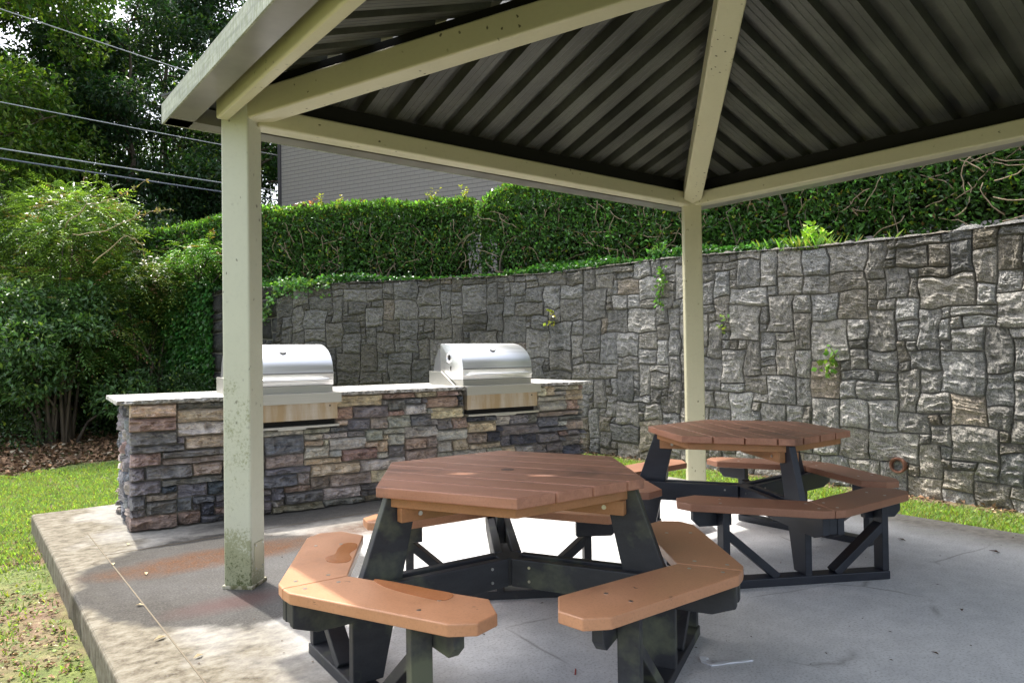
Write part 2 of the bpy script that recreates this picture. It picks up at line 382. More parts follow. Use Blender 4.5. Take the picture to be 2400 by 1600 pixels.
# capping stones of the wall: flat thin rubble on top
Vc, Fc, Tc = [], [], []
def top_map(u, v, d):
    x, y, nx, ny = wall_frame(u); return np.stack([x+nx*(.05-v), y+ny*(.05-v), wall_top(u)+.0+d], -1)
rt = layout(int(WL[-1]/.12), 3, [(1, 1), (2, 1), (3, 1), (2, 2), (3, 2)], [2, 5, 5, 3, 3])
V, F, T = stones(rt, WL[-1]/int(WL[-1]/.12), .13, top_map, .01, .012, 4, .018, .012, wall_tint, k=4, seed=8); T = T*.5
npmesh('capping_stones', V, F, STONE, wall, smooth=True, tint=T)
# a second wall stub, mostly under ivy, running left from the far end of the first
IW0 = np.array([-3.42, 10.78]); IW1 = np.array([-7.0, 12.0]); iwl = float(np.hypot(*(IW1-IW0))); iwd = (IW1-IW0)/iwl; iwn = np.array([iwd[1], -iwd[0]])
if iwn @ IW0 > 0: iwn = -iwn
def iw_map(u, v, d): return np.stack([IW0[0]+iwd[0]*u+iwn[0]*d, IW0[1]+iwd[1]*u+iwn[1]*d, -.3+v], -1)
sw = empty('ivy_covered_wall', (0, 0, 0)); tag(sw, 'dark stone wall stub under hanging ivy, left of the near post and behind the counter', 'stone wall')
ri = layout(int(iwl/.11), 26, SZ, WW)
V, F, T = stones(ri, iwl/int(iwl/.11), .1, iw_map, .018, .03, 3.1, .05, .03, lambda i, u, v: (lambda g: (g*1.02, g, g*.97))(random.uniform(.05, .1)), k=4, seed=15)
F = F[:, ::-1]; npmesh('stone_face', V, F, STONE, sw, smooth=True, tint=T)
mb = MB(); a = IW0-iwn*.35; b = IW1-iwn*.35
mb.hexa([(*IW0, -.5), (*IW1, -.5), (*b, -.5), (*a, -.5), (*IW0, 2.28), (*IW1, 2.28), (*b, 2.28), (*a, 2.28)]); mb.build('mortar_core', MORTAR, sw)
# return between the two walls
# drain pipe
t = NT('clay_pipe'); n1 = t.noise(30, 4); t.col(t.ramp(n1, [(.3, (.15, .065, .04)), (.7, (.27, .13, .085))])); t.set(rough=.85); CLAY = t.m
def drain(u, z):
    x, y, nx, ny = [float(q[0]) for q in wall_frame(np.array([u]))]
    mb = MB(); n = 20; base = Vector((x, y, z)); N = Vector((nx, ny, 0)); T_ = Vector((-ny, nx, 0)); rr = [(.068, .03), (.068, .12), (.063, .125), (.049, .121), (.047, -.06)]
    for i, (r, d) in enumerate(rr):
        for k in range(n):
            a = 2*pi*k/n; mb.v.append(tuple(base+N*d+(T_*cos(a)+Vector((0, 0, 1))*sin(a))*r))
    for i in range(len(rr)-1):
        for k in range(n): mb.f.append((i*n+k, i*n+(k+1) % n, (i+1)*n+(k+1) % n, (i+1)*n+k)); mb.m.append(0)
    o = mb.build('drain_pipe', CLAY, smooth=True, autos=True)
    return tag(o, 'round terracotta drain pipe end sticking out of the stone wall near the grass', 'drain pipe')
drain(4.306, .215)

# terrace above the wall ---------------------------------------------------------
us = np.linspace(0, WL[-1], 60); x, y, nx, ny = wall_frame(us); top = wall_top(us)
x = np.concatenate([x, [-4.2, -6.4, -8.6, -14]]); y = np.concatenate([y, [10.9, 11.85, 12.8, 15]]); nx = np.concatenate([nx, [iwn[0]]*4]); ny = np.concatenate([ny, [iwn[1]]*4]); top = np.concatenate([top, [2.27]*4])
rows = []
for d, dz in ((.33, -.06), (.7, .0), (1.6, .05), (4, .1), (12, .25), (45, .5)):
    f = 1.0 if d < 3 else 1.0
    rows.append(np.stack([x-nx*d, y-ny*d, top+dz+(.03*noise(x*2, y*2+d, 0, 3) if d < 5 else 0)], -1))
Vt = np.concatenate(rows); I = np.arange(len(Vt)).reshape(len(rows), -1)
Ft = np.stack([I[:-1, :-1], I[1:, :-1], I[1:, 1:], I[:-1, 1:]], -1).reshape(-1, 4)
t = NT('terrace_soil'); n1 = t.noise(8, 5); t.col(t.ramp(n1, [(.3, (.03, .03, .015)), (.7, (.08, .07, .04))])); t.set(rough=.95)
tag(npmesh('terrace_ground', Vt, Ft, t.m, smooth=True), kind='structure')

# ------------------------------------------------------------------ foliage tools
def unit(a): return a/np.maximum(np.linalg.norm(a, axis=-1, keepdims=True), 1e-9)
def rdir(n): return unit(RNG.normal(size=(n, 3)))
def leaves(P, D, size, asp=.45, fold=.25, N=None):
    """pointed leaf per row: 4-point blade along D"""
    n = len(P); size = np.broadcast_to(size, (n,))[:, None]; D = unit(D)
    Nn = rdir(n) if N is None else N
    s_ = unit(np.cross(D, Nn)); up = np.cross(s_, D)
    a = P; b = P+D*size*.45+s_*size*asp*.5+up*size*fold*asp; c_ = P+D*size; d_ = P+D*size*.45-s_*size*asp*.5+up*size*fold*asp
    V = np.stack([a, b, c_, d_], 1).reshape(-1, 3); F = np.arange(n*4).reshape(n, 4)
    return V, F
def ltint(n, base, var=.25, hue=.15, young=None, yf=0.0):
    b = np.array(base)[None]*np.exp(RNG.normal(0, var, (n, 1))); b = b*(1+RNG.normal(0, hue, (n, 3))*np.array([1, .3, .6]))
    if young is not None:
        m = RNG.random(n) < yf; b[m] = np.array(young)*np.exp(RNG.normal(0, .2, (m.sum(), 1)))
    return np.repeat(np.clip(b, .003, .9), 4, axis=0)

# hedges ---------------------------------------------------------------------------
def path_off(u, d):
    x, y, nx, ny = wall_frame(np.clip(u, 0, WL[-1])); ex = np.maximum(u-WL[-1], 0)
    return np.stack([x-nx*d+iwd[0]*ex, y-ny*d+iwd[1]*ex], -1), np.stack([nx, ny], -1)
def hedge(u0, u1, front, depth, zb, zt, n, label, endround=.5, seed=0, stems=16):
    root = empty('clipped_hedge', tuple(path_off(np.array([(u0+u1)/2]), front+depth/2)[0][0])+(zb-.1,))
    L0 = np.array(root.location)
    def surf(u, s):   # s 0..1 from the bottom of the front over the top to the back
        k = np.clip(np.minimum(u-u0, u1-u)/endround, 0, 1); rnd = np.sqrt(1-(1-k)**2)
        top = zt(u)+.06*noise(u*1.3, 0, 0, seed+1)+.03*noise(u*5, 0, 0, seed+2)-(1-rnd)*.3
        H = top-zb; per = H+depth; a = s*(per+H*.3)
        r = .22
        d = np.where(a < H, front+.05*noise(u*1.7, a*1.7, 0, seed+3)+.04*noise(u*6, a*6, 0, seed+7)+.10*np.clip((.35-a)/.35, 0, 1), np.where(a < per, front+(a-H), front+depth))
        z = np.where(a < H, zb+a, np.where(a < per, top, top-(a-per)))
        # soften the shoulder
        sh = np.clip(1-abs(a-H)/r, 0, 1); z = z-sh*.05; d = d+np.where(a < H, sh**2*.07, 0)
        front_in = (1-rnd)*depth*.35; d = d+np.where(a < H, front_in, 0)
        return d, z, a, H
    U = RNG.uniform(u0, u1, n); s = RNG.random(n)
    d, z, a, H = surf(U, s)
    gap = fbm(U*2.2, a*2.2, 0, seed+11, 3); inward = np.abs(RNG.normal(0, .06, n))+np.clip(gap, 0, 1)*.12*RNG.random(n)
    low = np.clip((.45-a)/.45, 0, 1); keep = RNG.random(n) > low*.75*(gap > -.1)
    P2, N2 = path_off(U, d+np.where(a < H, inward, 0)); z = z-np.where(a >= H, inward, 0)+RNG.normal(0, .012, n)
    P = np.column_stack([P2, z]); Nn = np.column_stack([N2, np.zeros(n)]); Nn[a >= H] = (0, 0, 1); Nn[a < H, 2] = .35
    D = unit(Nn*.6+rdir(n)*1.0+np.array([0, 0, .25])); P, D, a, H, inward = P[keep], D[keep], a[keep], H[keep], inward[keep]; n = len(P)
    V, F = leaves(P, D, RNG.uniform(.040, .078, n), .52, .3)
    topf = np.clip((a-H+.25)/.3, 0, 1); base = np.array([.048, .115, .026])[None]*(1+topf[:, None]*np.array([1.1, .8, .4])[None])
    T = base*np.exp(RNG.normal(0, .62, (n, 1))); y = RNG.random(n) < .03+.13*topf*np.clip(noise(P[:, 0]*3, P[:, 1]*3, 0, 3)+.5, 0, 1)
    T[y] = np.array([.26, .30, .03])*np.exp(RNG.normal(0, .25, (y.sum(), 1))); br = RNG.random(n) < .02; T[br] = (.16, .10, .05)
    npmesh('foliage', V-L0, F, LEAF, root, tint=np.repeat(T, 4, 0))
    # lumpy twig sheet behind the clipped face, the inner shade painted in its colour
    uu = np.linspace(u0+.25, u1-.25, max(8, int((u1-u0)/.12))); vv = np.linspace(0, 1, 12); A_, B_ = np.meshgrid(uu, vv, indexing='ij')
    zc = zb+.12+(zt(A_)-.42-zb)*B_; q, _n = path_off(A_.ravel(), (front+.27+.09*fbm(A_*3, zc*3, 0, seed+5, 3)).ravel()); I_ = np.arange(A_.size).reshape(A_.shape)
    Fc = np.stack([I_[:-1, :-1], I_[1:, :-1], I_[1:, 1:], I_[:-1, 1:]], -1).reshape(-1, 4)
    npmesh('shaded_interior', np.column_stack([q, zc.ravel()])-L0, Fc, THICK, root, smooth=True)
    mb = MB()
    for k in range(stems*5):
        u = random.uniform(u0+.15, u1-.15); dd = front+random.uniform(.12, depth-.1); q, nn = path_off(np.array([u]), dd); q = q[0]
        p = [Vector((q[0], q[1], zb-.15))-Vector(L0)]; r = random.uniform(.008, .022) if k % 5 else random.uniform(.02, .035)
        hh = random.uniform(.5, 1.0); m_ = 6
        for i in range(m_): p.append(p[-1]+Vector((random.gauss(0, .07), random.gauss(0, .07), hh/m_)))
        mb.tube(p, [r*(1-.75*i/m_) for i in range(m_+1)], 5)
    for k in range(stems*10):     # bare twigs that show through the clipped face
        u = random.uniform(u0+.2, u1-.2); q, nn = path_off(np.array([u]), front+random.uniform(-.0, .06)); q = q[0]; tx = Vector((-nn[0][1], nn[0][0], 0))
        p = [Vector((q[0], q[1], random.uniform(zb, zb+.9)))-Vector(L0)]; ang = random.uniform(.3, 2.8)
        for i in range(6):
            ang += random.gauss(0, .35); p.append(p[-1]+(tx*cos(ang)+Vector((0, 0, 1))*abs(sin(ang)))*.06+Vector((nn[0][0], nn[0][1], 0))*random.gauss(0, .01))
        mb.tube(p, .0055, 4); mb.m[-24-2:] = [1]*26
    mb.build('stems', [BARK, TWIG], root, smooth=True)
    return tag(root, label, 'hedge', 'clipped hedges on the terrace above the stone wall')
def uat(xy): return float(_s[np.argmin((_px-xy[0])**2+(_py-xy[1])**2)])
HG = uat((-.66, 10.1))
hedge(HG-.02, WL[-1]+4.6, .5, .95, 2.24, lambda u: 3.62+.02*np.sin(u*2)-.16*np.clip((u-HG-3.5)/3, 0, 1)-.05*np.clip(u-15, 0, 9), 66000, 'long low clipped hedge with yellow sprigs on top, left of the narrow gap', seed=3)
hedge(.3, HG+.0, .42, 1.1, 2.24, lambda u: 3.66+.0*u, 96000, 'taller clipped hedge above the stone wall, right of the gap and behind the far post', seed=33, stems=26)
def sprig(name, loc, n, size, h, spread, tint, label, cat, group=None, seed=0, up=1.0, mat=None, yt=None):
    P, D = [], []; mb = MB(); rr = random.Random(seed)
    for k in range(n):
        p = Vector((0, 0, 0)); d = Vector((rr.gauss(0, spread), rr.gauss(0, spread), up)).normalized(); L = h*rr.uniform(.6, 1.1); pts = [p.copy()]
        for i in range(6):
            p = p+d*L/6; d = (d+Vector((rr.gauss(0, .12), rr.gauss(0, .12), rr.gauss(0, .08)))).normalized(); pts.append(p.copy())
            for s_ in (-1, 1):
                a = rr.uniform(0, 2*pi); P.append(tuple(p)); D.append((cos(a)*.9, sin(a)*.9, .35+.3*rr.random()))
        mb.tube(pts, [.003*(1-.1*i) for i in range(7)], 4)
    P = np.array(P); D = np.array(D); V, F = leaves(P, D, RNG.uniform(.7, 1.2, len(P))*size, .5, .3)
    root = empty(name, loc); npmesh('leaves', V, F, mat or LEAF, root, tint=ltint(len(P), tint, .25, .12)); mb.build('stem', BARK, root)
    return tag(root, label, cat, group)

# plants that grow out of the wall, grass on its top, groundcover under the hedge
def wall_pt(u, z, d=.05): 
    v = (z-WB)/(float(wall_top(u))-WB)*WH; return tuple(wall_map(np.array([u]), np.array([v]), np.array([d]))[0])
def creeper(u, z0, z1, width, n, size, tint, label, cat='creeper'):
    base = np.array(wall_pt(u, z0, 0)); root = empty('wall_creeper', tuple(base)); x, y, nx, ny = [float(q[0]) for q in wall_frame(np.array([u]))]
    tt = RNG.random(n); zz = z0+(z1-z0)*tt; off = RNG.normal(0, width, n)+.03*np.sin(tt*7); v = (zz-WB)/(float(wall_top(u))-WB)*WH
    P = wall_map(u+off, v, RNG.uniform(.06, .11, n))-base; D = unit(np.column_stack([np.full(n, nx), np.full(n, ny), np.full(n, -.4)])*.6+rdir(n))
    Nn = unit(np.array([[nx, ny, .4]])+rdir(n)*.3); V, F = leaves(P, D, RNG.uniform(.6, 1.2, n)*size, .85, .1)
    npmesh('leaves', V, F, LEAF, root, tint=ltint(n, tint, .3, .15)); mb = MB(); k = 9; zs = np.linspace(z0, z1, k); vv = (zs-WB)/(float(wall_top(u))-WB)*WH
    q = wall_map(u+.03*np.sin(np.linspace(0, 1, k)*7), vv, np.full(k, .07))-base; mb.tube([tuple(p) for p in q], .004, 4); mb.build('stem', BARK, root)
    return tag(root, label, cat, 'creepers on the stone wall')
creeper(6.846, 1.72, 2.2, .025, 90, .05, (.10, .22, .035), 'narrow strip of green ivy hanging on the stone wall just left of the far post')
creeper(4.886, 0.98, 1.26, .045, 40, .06, (.14, .27, .04), 'small bright green ivy sprout on the open stone wall right of the far table')
creeper(8.573, 1.59, 1.79, .03, 26, .05, (.42, .42, .02), 'yellow weed tuft growing from a joint above the right grill')
creeper(6.02, 1.42, 1.62, .03, 16, .045, (.16, .26, .06), 'sparse pale creeper with few leaves, on the stone wall right of the far post')

def grass_tufts(P, h, n_each, col, var=.3, wd=.006):
    """P (N,3) bases -> triangle blades"""
    P = np.repeat(P, n_each, 0); n = len(P); P = P+np.column_stack([RNG.normal(0, .02, (n, 2)), np.zeros(n)])
    a = RNG.uniform(0, 2*pi, n); ln = RNG.uniform(.1, .75, n); H = h*RNG.uniform(.5, 1.2, n)
    d = np.column_stack([np.cos(a)*ln, np.sin(a)*ln, np.ones(n)]); s_ = np.column_stack([-np.sin(a), np.cos(a), np.zeros(n)])*wd
    V = np.stack([P-s_, P+s_, P+d*H[:, None]*.6+s_*.7, P+d*H[:, None]+np.column_stack([np.cos(a), np.sin(a), np.zeros(n)])*H[:, None]*.25], 1).reshape(-1, 3)
    T = np.array(col)*np.exp(RNG.normal(0, var, (n, 1)))*(1+RNG.normal(0, .12, (n, 3))); y = RNG.random(n) < .08; T[y] = (.30, .26, .10)
    return V, np.arange(n*4).reshape(n, 4), np.repeat(np.clip(T, .01, .9), 4, 0)
def to_en(x, y): return (x-P1[0])*EV[0]+(y-P1[1])*EV[1], (x-P1[0])*NV[0]+(y-P1[1])*NV[1]
def scatter(n, x0, x1, y0, y1, mask):
    x = RNG.uniform(x0, x1, n); y = RNG.uniform(y0, y1, n); k = mask(x, y); x, y = x[k], y[k]; return np.column_stack([x, y, ground_h(x, y)])
def off_slab(x, y):
    e, n = to_en(x, y); return (e < SE0-.02) | (e > SE1+.02) | (n > SN1+.02)
def in_front_of_wall(x, y, m=.12):
    d = np.full(len(x), 1e9); sgn = np.zeros(len(x))
    for k in range(0, len(_s), 6):
        dd = (x-_px[k])**2+(y-_py[k])**2; x_, y_, nx, ny = [float(q[0]) for q in wall_frame(np.array([_s[k]]))]
        c = dd < d; d[c] = dd[c]; sgn[c] = ((x-_px[k])*nx+(y-_py[k])*ny)[c]
    return sgn > m
# lawn strip between slab and wall
m1 = lambda x, y: (to_en(x, y)[0] > SE1+.02) & in_front_of_wall(x, y, .34) & (x > -1)
Pg = scatter(42000, -1, 6, 2, 10.5, m1)
V, F, T = grass_tufts(Pg, .042, 8, (.24, .33, .095), wd=.0045)
tag(npmesh('lawn_strip', V, F, GRASSM, tint=T), 'strip of bright short grass between the slab and the retaining wall', 'grass', kind='stuff')
# left lawn
def mL(x, y):
    e, n = to_en(x, y); patch = fbm(x*1.1, y*1.1, 0, 41, 3); far = np.clip((n-1.0)/1.2, 0, 1); lim = 6.2+.5*noise(x*.8, y*.8, 0, 9)
    bare = np.clip((1.1-(SE0-e))/1.0, 0, 1)*(1-np.clip((n-1.4)/.6, 0, 1))
    return ((e < SE0-.02) | ((n > SN1+.02) & (e < 3.2))) & (n < lim) & (RNG.random(len(x)) < np.clip(.25+.9*patch*(1-far)+far*.85-bare*.55, 0.05, 1))
Pg = scatter(110000, -10, 1, .5, 12, lambda x, y: (mL(x, y)) & (x > -.80*y-.6))
V, F, T = grass_tufts(Pg, .036, 6, (.22, .30, .085), wd=.004)
tag(npmesh('left_lawn', V, F, GRASSM, tint=T), 'patchy short grass beside the raised left edge of the slab', 'grass', kind='stuff')
# dead leaves: bank behind the left lawn and scattered beside the slab
def litter(P, size, name, label):
    n = len(P); D = rdir(n)*np.array([1, 1, .35]); V, F = leaves(P+np.array([0, 0, .008]), D, RNG.uniform(.5, 1.3, n)*size, .6, .4, N=unit(rdir(n)*.35+np.array([0, 0, 1])))
    T = np.array([(.20, .12, .065)])*np.exp(RNG.normal(0, .45, (n, 1))); y = RNG.random(n) < .07; T[y] = (.5, .42, .3)
    return tag(npmesh(name, V, F, LITTER, tint=np.repeat(T, 4, 0)), label, 'leaf litter', kind='stuff')
Pd = scatter(60000, -13, -1.5, 6.5, 15, lambda x, y: (to_en(x, y)[1] > 5.9+.8*noise(x, y, 0, 6)) & (to_en(x, y)[0] < 3.2) & (x > -.85*y-1.0))
litter(Pd, .085, 'leaf_litter_bank', 'brown dead leaves covering the bank under the left shrubs')
Pe = scatter(17000, -6, -1, .8, 7, lambda x, y: (to_en(x, y)[0] < SE0-.03) & (to_en(x, y)[0] > SE0-1.6) & (to_en(x, y)[1] < 3.2) & (noise(x*2, y*2, 0, 2) > -.35))
litter(Pe, .028, 'leaf_litter_edge', 'dry leaf bits and mulch on the mossy ground along the slab edge')
Pw = scatter(30000, -1, 6, 2, 10.5, lambda x, y: (to_en(x, y)[0] > SE1+.02) & in_front_of_wall(x, y, .1) & ~in_front_of_wall(x, y, .4))
litter(Pw, .045, 'leaf_litter_wall_foot', 'brown leaf debris along the foot of the retaining wall')
Pm = scatter(46000, -6.5, -.5, .5, 8, lambda x, y: (to_en(x, y)[0] < SE0-.02) & (to_en(x, y)[0] > SE0-2.4) & (fbm(x*1.7, y*1.7, 0, 88, 3) > -.15)); nn = len(Pm)
V, F = leaves(Pm+np.array([0, 0, .004]), rdir(nn)*np.array([1, 1, .4])+np.array([0, 0, .25]), RNG.uniform(.010, .026, nn), .8, .1, N=unit(rdir(nn)*.4+np.array([0, 0, 1])))
tag(npmesh('moss_and_clover', V, F, GRASSM, tint=ltint(nn, (.15, .20, .035), .35, .15)), 'olive moss and tiny clover leaves on the bare soil beside the slab', 'ground cover', kind='stuff')
# ivy groundcover on the terrace edge
def cover(name, u0, u1, n, size, tint, lab, h=.14, drop=0.0):
    U = RNG.uniform(u0, u1, n); d = RNG.uniform(-.02, .55, n); P2, N2 = path_off(U, d); dens = noise(U*2.5, d*3, 0, 77)
    z = np.where(U < WL[-1], wall_top(np.minimum(U, WL[-1])), 2.27)+RNG.random(n)*h*np.clip(.5+dens, .15, 1.2)
    P = np.column_stack([P2, z]); D = unit(rdir(n)+np.column_stack([N2*.5, np.full(n, .2)])); V, F = leaves(P, D, RNG.uniform(.6, 1.2, n)*size, .8, .15, N=unit(rdir(n)*.6+np.array([0, 0, 1])))
    return tag(npmesh(name, V, F, LEAF, tint=ltint(n, tint, .4, .15)), lab, 'ground cover', kind='stuff')
cover('ivy_ground_cover', 5.2, WL[-1]+4.5, 20000, .055, (.045, .12, .035), 'low dark ivy covering the soil at the foot of the clipped hedges')
U = RNG.normal(5.3, .25, 75); P2, _ = path_off(U, RNG.uniform(-.03, .2, len(U))); Pq = np.column_stack([P2, wall_top(U)-.02])
V, F, T = grass_tufts(Pq, .13, 5, (.22, .36, .07), wd=.004)
tag(npmesh('wall_top_grass', V, F, GRASSM, tint=T), 'tuft of bright yellow green grass hanging over the top of the stone wall', 'grass', kind='stuff')
q = path_off(np.array([5.15]), .08)[0][0]; sprig('weed', (q[0], q[1], 2.2), 14, .075, .26, .5, (.26, .42, .07), 'bright light green leafy weed on the wall top right of the far post', 'weed', seed=5)
q = path_off(np.array([7.0]), .1)[0][0]; sprig('weed', (q[0], q[1], 2.27), 9, .08, .22, .5, (.09, .2, .06), 'dark leafy weed on the wall top, touching the far post on its left', 'weed', seed=6)
# trailing ivy over the sloping end of the wall
n = 1500; tt = RNG.random(n); U = 12.0+tt*1.4; P2, N2 = path_off(U, RNG.uniform(-.12, .25, n)); z = np.where(U < 12.8, 2.3, 2.3-.75*np.clip((U-12.8)/.6, 0, 1))+RNG.normal(0, .05, n)-(RNG.random(n)**2)*.15
V, F = leaves(np.column_stack([P2, z]), rdir(n), RNG.uniform(.04, .07, n), .8, .15); tag(npmesh('trailing_ivy', V, F, LEAF, tint=ltint(n, (.12, .24, .07), .35, .15)), 'pale green ivy trailing over the stone wall end right of the near post', 'ivy')
# ivy curtain on the left wall stub
n = 22000; a = RNG.uniform(1.25, iwl, n); zz = RNG.uniform(-.1, 2.42, n); dens = fbm(a*1.6, zz*.9, 0, 61, 3); k = (dens > -.35-.6*(a > 2.1)-.1) ; a, zz, dens = a[k], zz[k], dens[k]; n = len(a)
d = .06+RNG.random(n)*(.12+.2*np.clip(dens, 0, 1)); P = np.column_stack([IW0[0]+iwd[0]*a+iwn[0]*d, IW0[1]+iwd[1]*a+iwn[1]*d, zz])
V, F = leaves(P, unit(rdir(n)*.6+np.array([iwn[0]*.6, iwn[1]*.6, -.7])), RNG.uniform(.05, .09, n), .8, .15, N=unit(np.array([iwn[0], iwn[1], .5])+rdir(n)*.35))
tag(npmesh('ivy_curtain', V, F, LEAF, tint=ltint(n, (.05, .14, .03), .4, .15)), 'dense green ivy hanging down the stone wall behind the left end of the counter', 'ivy')

# hedge sprigs and reddish shoots
for i, (u, hh) in enumerate(((8.55, .22), (8.75, .16), (9.6, .16), (10.05, .16), (11.5, .14), (11.85, .15), (12.15, .1))):
    q = path_off(np.array([u+.6]), .62)[0][0]
    lab = ['tallest yellow green shoot on the right hedge near its left end', 'short yellow shoot just right of the tallest one, on the right hedge', 'thin pale shoot on the left hedge nearest the gap', 'second thin pale shoot on the left hedge counted from the gap', 'yellow shoot near the middle of the left hedge top', 'small yellow green shoot left of middle on the left hedge top', 'smallest yellow shoot of the left hedge, toward the brick corner'][i]
    sprig('hedge_shoot', (q[0], q[1], 3.52 if u > 9 else 3.6), 3, .05, hh+.08, .15, (.42, .42, .05), lab, 'shoot', 'fresh shoots on top of the hedges', seed=20+i)
q = path_off(np.array([13.9]), .7)[0][0]; sprig('red_shoots', (q[0], q[1], 3.45), 16, .07, .30, .6, (.34, .12, .10), 'cluster of pinkish red young leaves on the hedge top left of the near post', 'shoot', seed=40)
q = path_off(np.array([12.75]), .7)[0][0]; sprig('red_shoots', (q[0], q[1], 3.47), 12, .07, .25, .6, (.30, .12, .11), 'cluster of dull red young leaves on the hedge top right of the near post', 'shoot', seed=41)

# ------------------------------------------------------------------ building
t = NT('painted_brick'); o = t.obj(); br = t.n('TexBrick'); br.inputs['Scale'].default_value = 1.0; br.offset = .5
br.inputs['Brick Width'].default_value = .225; br.inputs['Row Height'].default_value = .085; br.inputs['Mortar Size'].default_value = .008; br.inputs['Mortar Smooth'].default_value = .3
br.inputs['Color1'].default_value = (.29, .265, .24, 1); br.inputs['Color2'].default_value = (.31, .295, .28, 1); br.inputs['Mortar'].default_value = (.055, .05, .05, 1)
cx = t.n('CombineXYZ'); sp = t.n('SeparateXYZ'); t.l(o, sp.inputs[0]); t.l(sp.outputs[0], cx.inputs[0]); t.l(sp.outputs[2], cx.inputs[1]); t.l(cx.outputs[0], br.inputs['Vector'])
n1 = t.noise(7, 5, .7, vec=o); n2 = t.noise(60, 3, .6, vec=o)
# vertical joints are nearly filled with paint: keep mostly the bed joints
wv = t.math('FRACT', t.math('DIVIDE', sp.outputs[2], .085)); bed = t.ramp(wv, [(0.0, 1.0), (.07, .9), (.13, 0.0)])
c = t.mix(.22, (.26, .235, .21), br.outputs['Color']); c = t.mix(t.math('MULTIPLY', bed, .85), c, (.08, .075, .075)); c = t.mix(t.ramp(n1, [(.35, .25), (.6, 0.0)]), c, (.21, .20, .19))
t.col(c); t.set(rough=.8); t.bump(t.mix(.5, t.math('SUBTRACT', 1.0, bed), n2), .5, .01); BRICK = t.m
bl = empty('brick_building', (-5.25, 16.3, 2.0), -radians(27)); tag(bl, 'grey painted brick building with a plain windowless wall, behind the hedges', 'building')
mb = MB(); mb.box(0, 17, 0, 9, -.6, 5.9); mb.build('wall', BRICK, bl)
t = NT('roof_shingle'); t.col((.07, .065, .06)); t.set(rough=.9)
mb = MB(); mb.hexa([(-.5, -.5, 5.902), (17.5, -.5, 5.902), (17.5, 9.5, 5.902), (-.5, 9.5, 5.902), (-.5, 4.3, 7.6), (17.5, 4.3, 7.6), (17.5, 4.7, 7.6), (-.5, 4.7, 7.6)]); mb.build('roof', t.m, bl)
t = NT('corner_trim'); t.col((.05, .045, .05)); t.set(rough=.7)
mb = MB(); mb.box(-.035, .05, -.03, .06, -.6, 5.88); mb.build('corner_trim', t.m, bl)

# ------------------------------------------------------------------ trees and shrubs
def crown_leaves(blobs, n, size, flat=.0, droop=.3, inner=.55):
    B = np.array(blobs); wts = (B[:, 3]*B[:, 4]*B[:, 5])**(2/3.); k = RNG.choice(len(B), n, p=wts/wts.sum()); d = rdir(n); r = inner+(1-inner)*RNG.random(n)**.5
    nz = 1+.28*noise(d[:, 0]*2+k*3.1, d[:, 1]*2, d[:, 2]*2, 3)+.15*noise(d[:, 0]*5+k, d[:, 1]*5, d[:, 2]*5, 8)
    P = B[k, :3]+d*B[k, 3:6]*(r*nz)[:, None]; D = unit(d*.6+rdir(n)*.9+np.array([0, 0, -droop]))
    N = unit(np.array([0, 0, 1.0])+rdir(n)*.8+d*.3); return leaves(P, D, RNG.uniform(.6, 1.25, n)*size, .48, .2, N=N)+(P, d)
def tree(name, x, y, z0, H, R, n, size, tint, label, seed, nb=14, yf=.04, young=(.18, .24, .04), lean=(0, 0), base=.35, trunk=.14, group='trees of the wood on the left', clumps=1):
    rr = random.Random(seed); root = empty(name, (x, y, z0)); mb = MB(); pts = [Vector((0, 0, 0))]
    for i in range(8): pts.append(Vector((lean[0]*(i+1)/8+rr.gauss(0, .08), lean[1]*(i+1)/8+rr.gauss(0, .08), H*.9*(i+1)/8)))
    mb.tube(pts, [trunk*(1-.85*i/8) for i in range(9)], 8); blobs = []
    for k in range(nb):
        h = base+(1-base)*(k+.5)/nb; a = rr.uniform(0, 2*pi); i = min(7, int(h*8)); p0 = pts[i].lerp(pts[i+1], h*8-i) if i < 8 else pts[8]
        rad = R*(1-abs((h-base)/(1-base)-.4)**1.6*.9)*rr.uniform(.45, .95); tip = Vector((p0.x+cos(a)*rad, p0.y+sin(a)*rad, min(p0.z, H*h)+rr.uniform(.0, .6)))
        mid = p0.lerp(tip, .5)+Vector((rr.gauss(0, .12), rr.gauss(0, .12), .15)); mb.tube([p0*1.0, mid, tip], [trunk*.42*(1-h*.6), trunk*.25*(1-h*.5), .012], 5)
        for q in range(3):
            t_ = tip+Vector((rr.gauss(0, .5), rr.gauss(0, .5), rr.gauss(.1, .35))); mb.tube([mid.lerp(tip, .6), t_], [.02, .006], 4)
            s_ = rr.uniform(.4, .72)*R*.55; blobs.append((t_.x, t_.y, t_.z, s_*rr.uniform(.8, 1.3), s_*rr.uniform(.8, 1.3), s_*rr.uniform(.4, .75)))
    V, F, P, d = crown_leaves(blobs, int(n*1.25), size*1.22, inner=.3); nn = len(P)
    T = np.array(tint)[None]*np.exp(RNG.normal(0, .35, (nn, 1)))*(1+RNG.normal(0, .12, (nn, 3))); yy = RNG.random(nn) < yf; T[yy] = young
    npmesh('crown', V, F, LEAFT, root, tint=np.repeat(np.clip(T, .003, .9), 4, 0)); mb.build('trunk', BARK, root, smooth=True)
    return tag(root, label, 'tree', group)
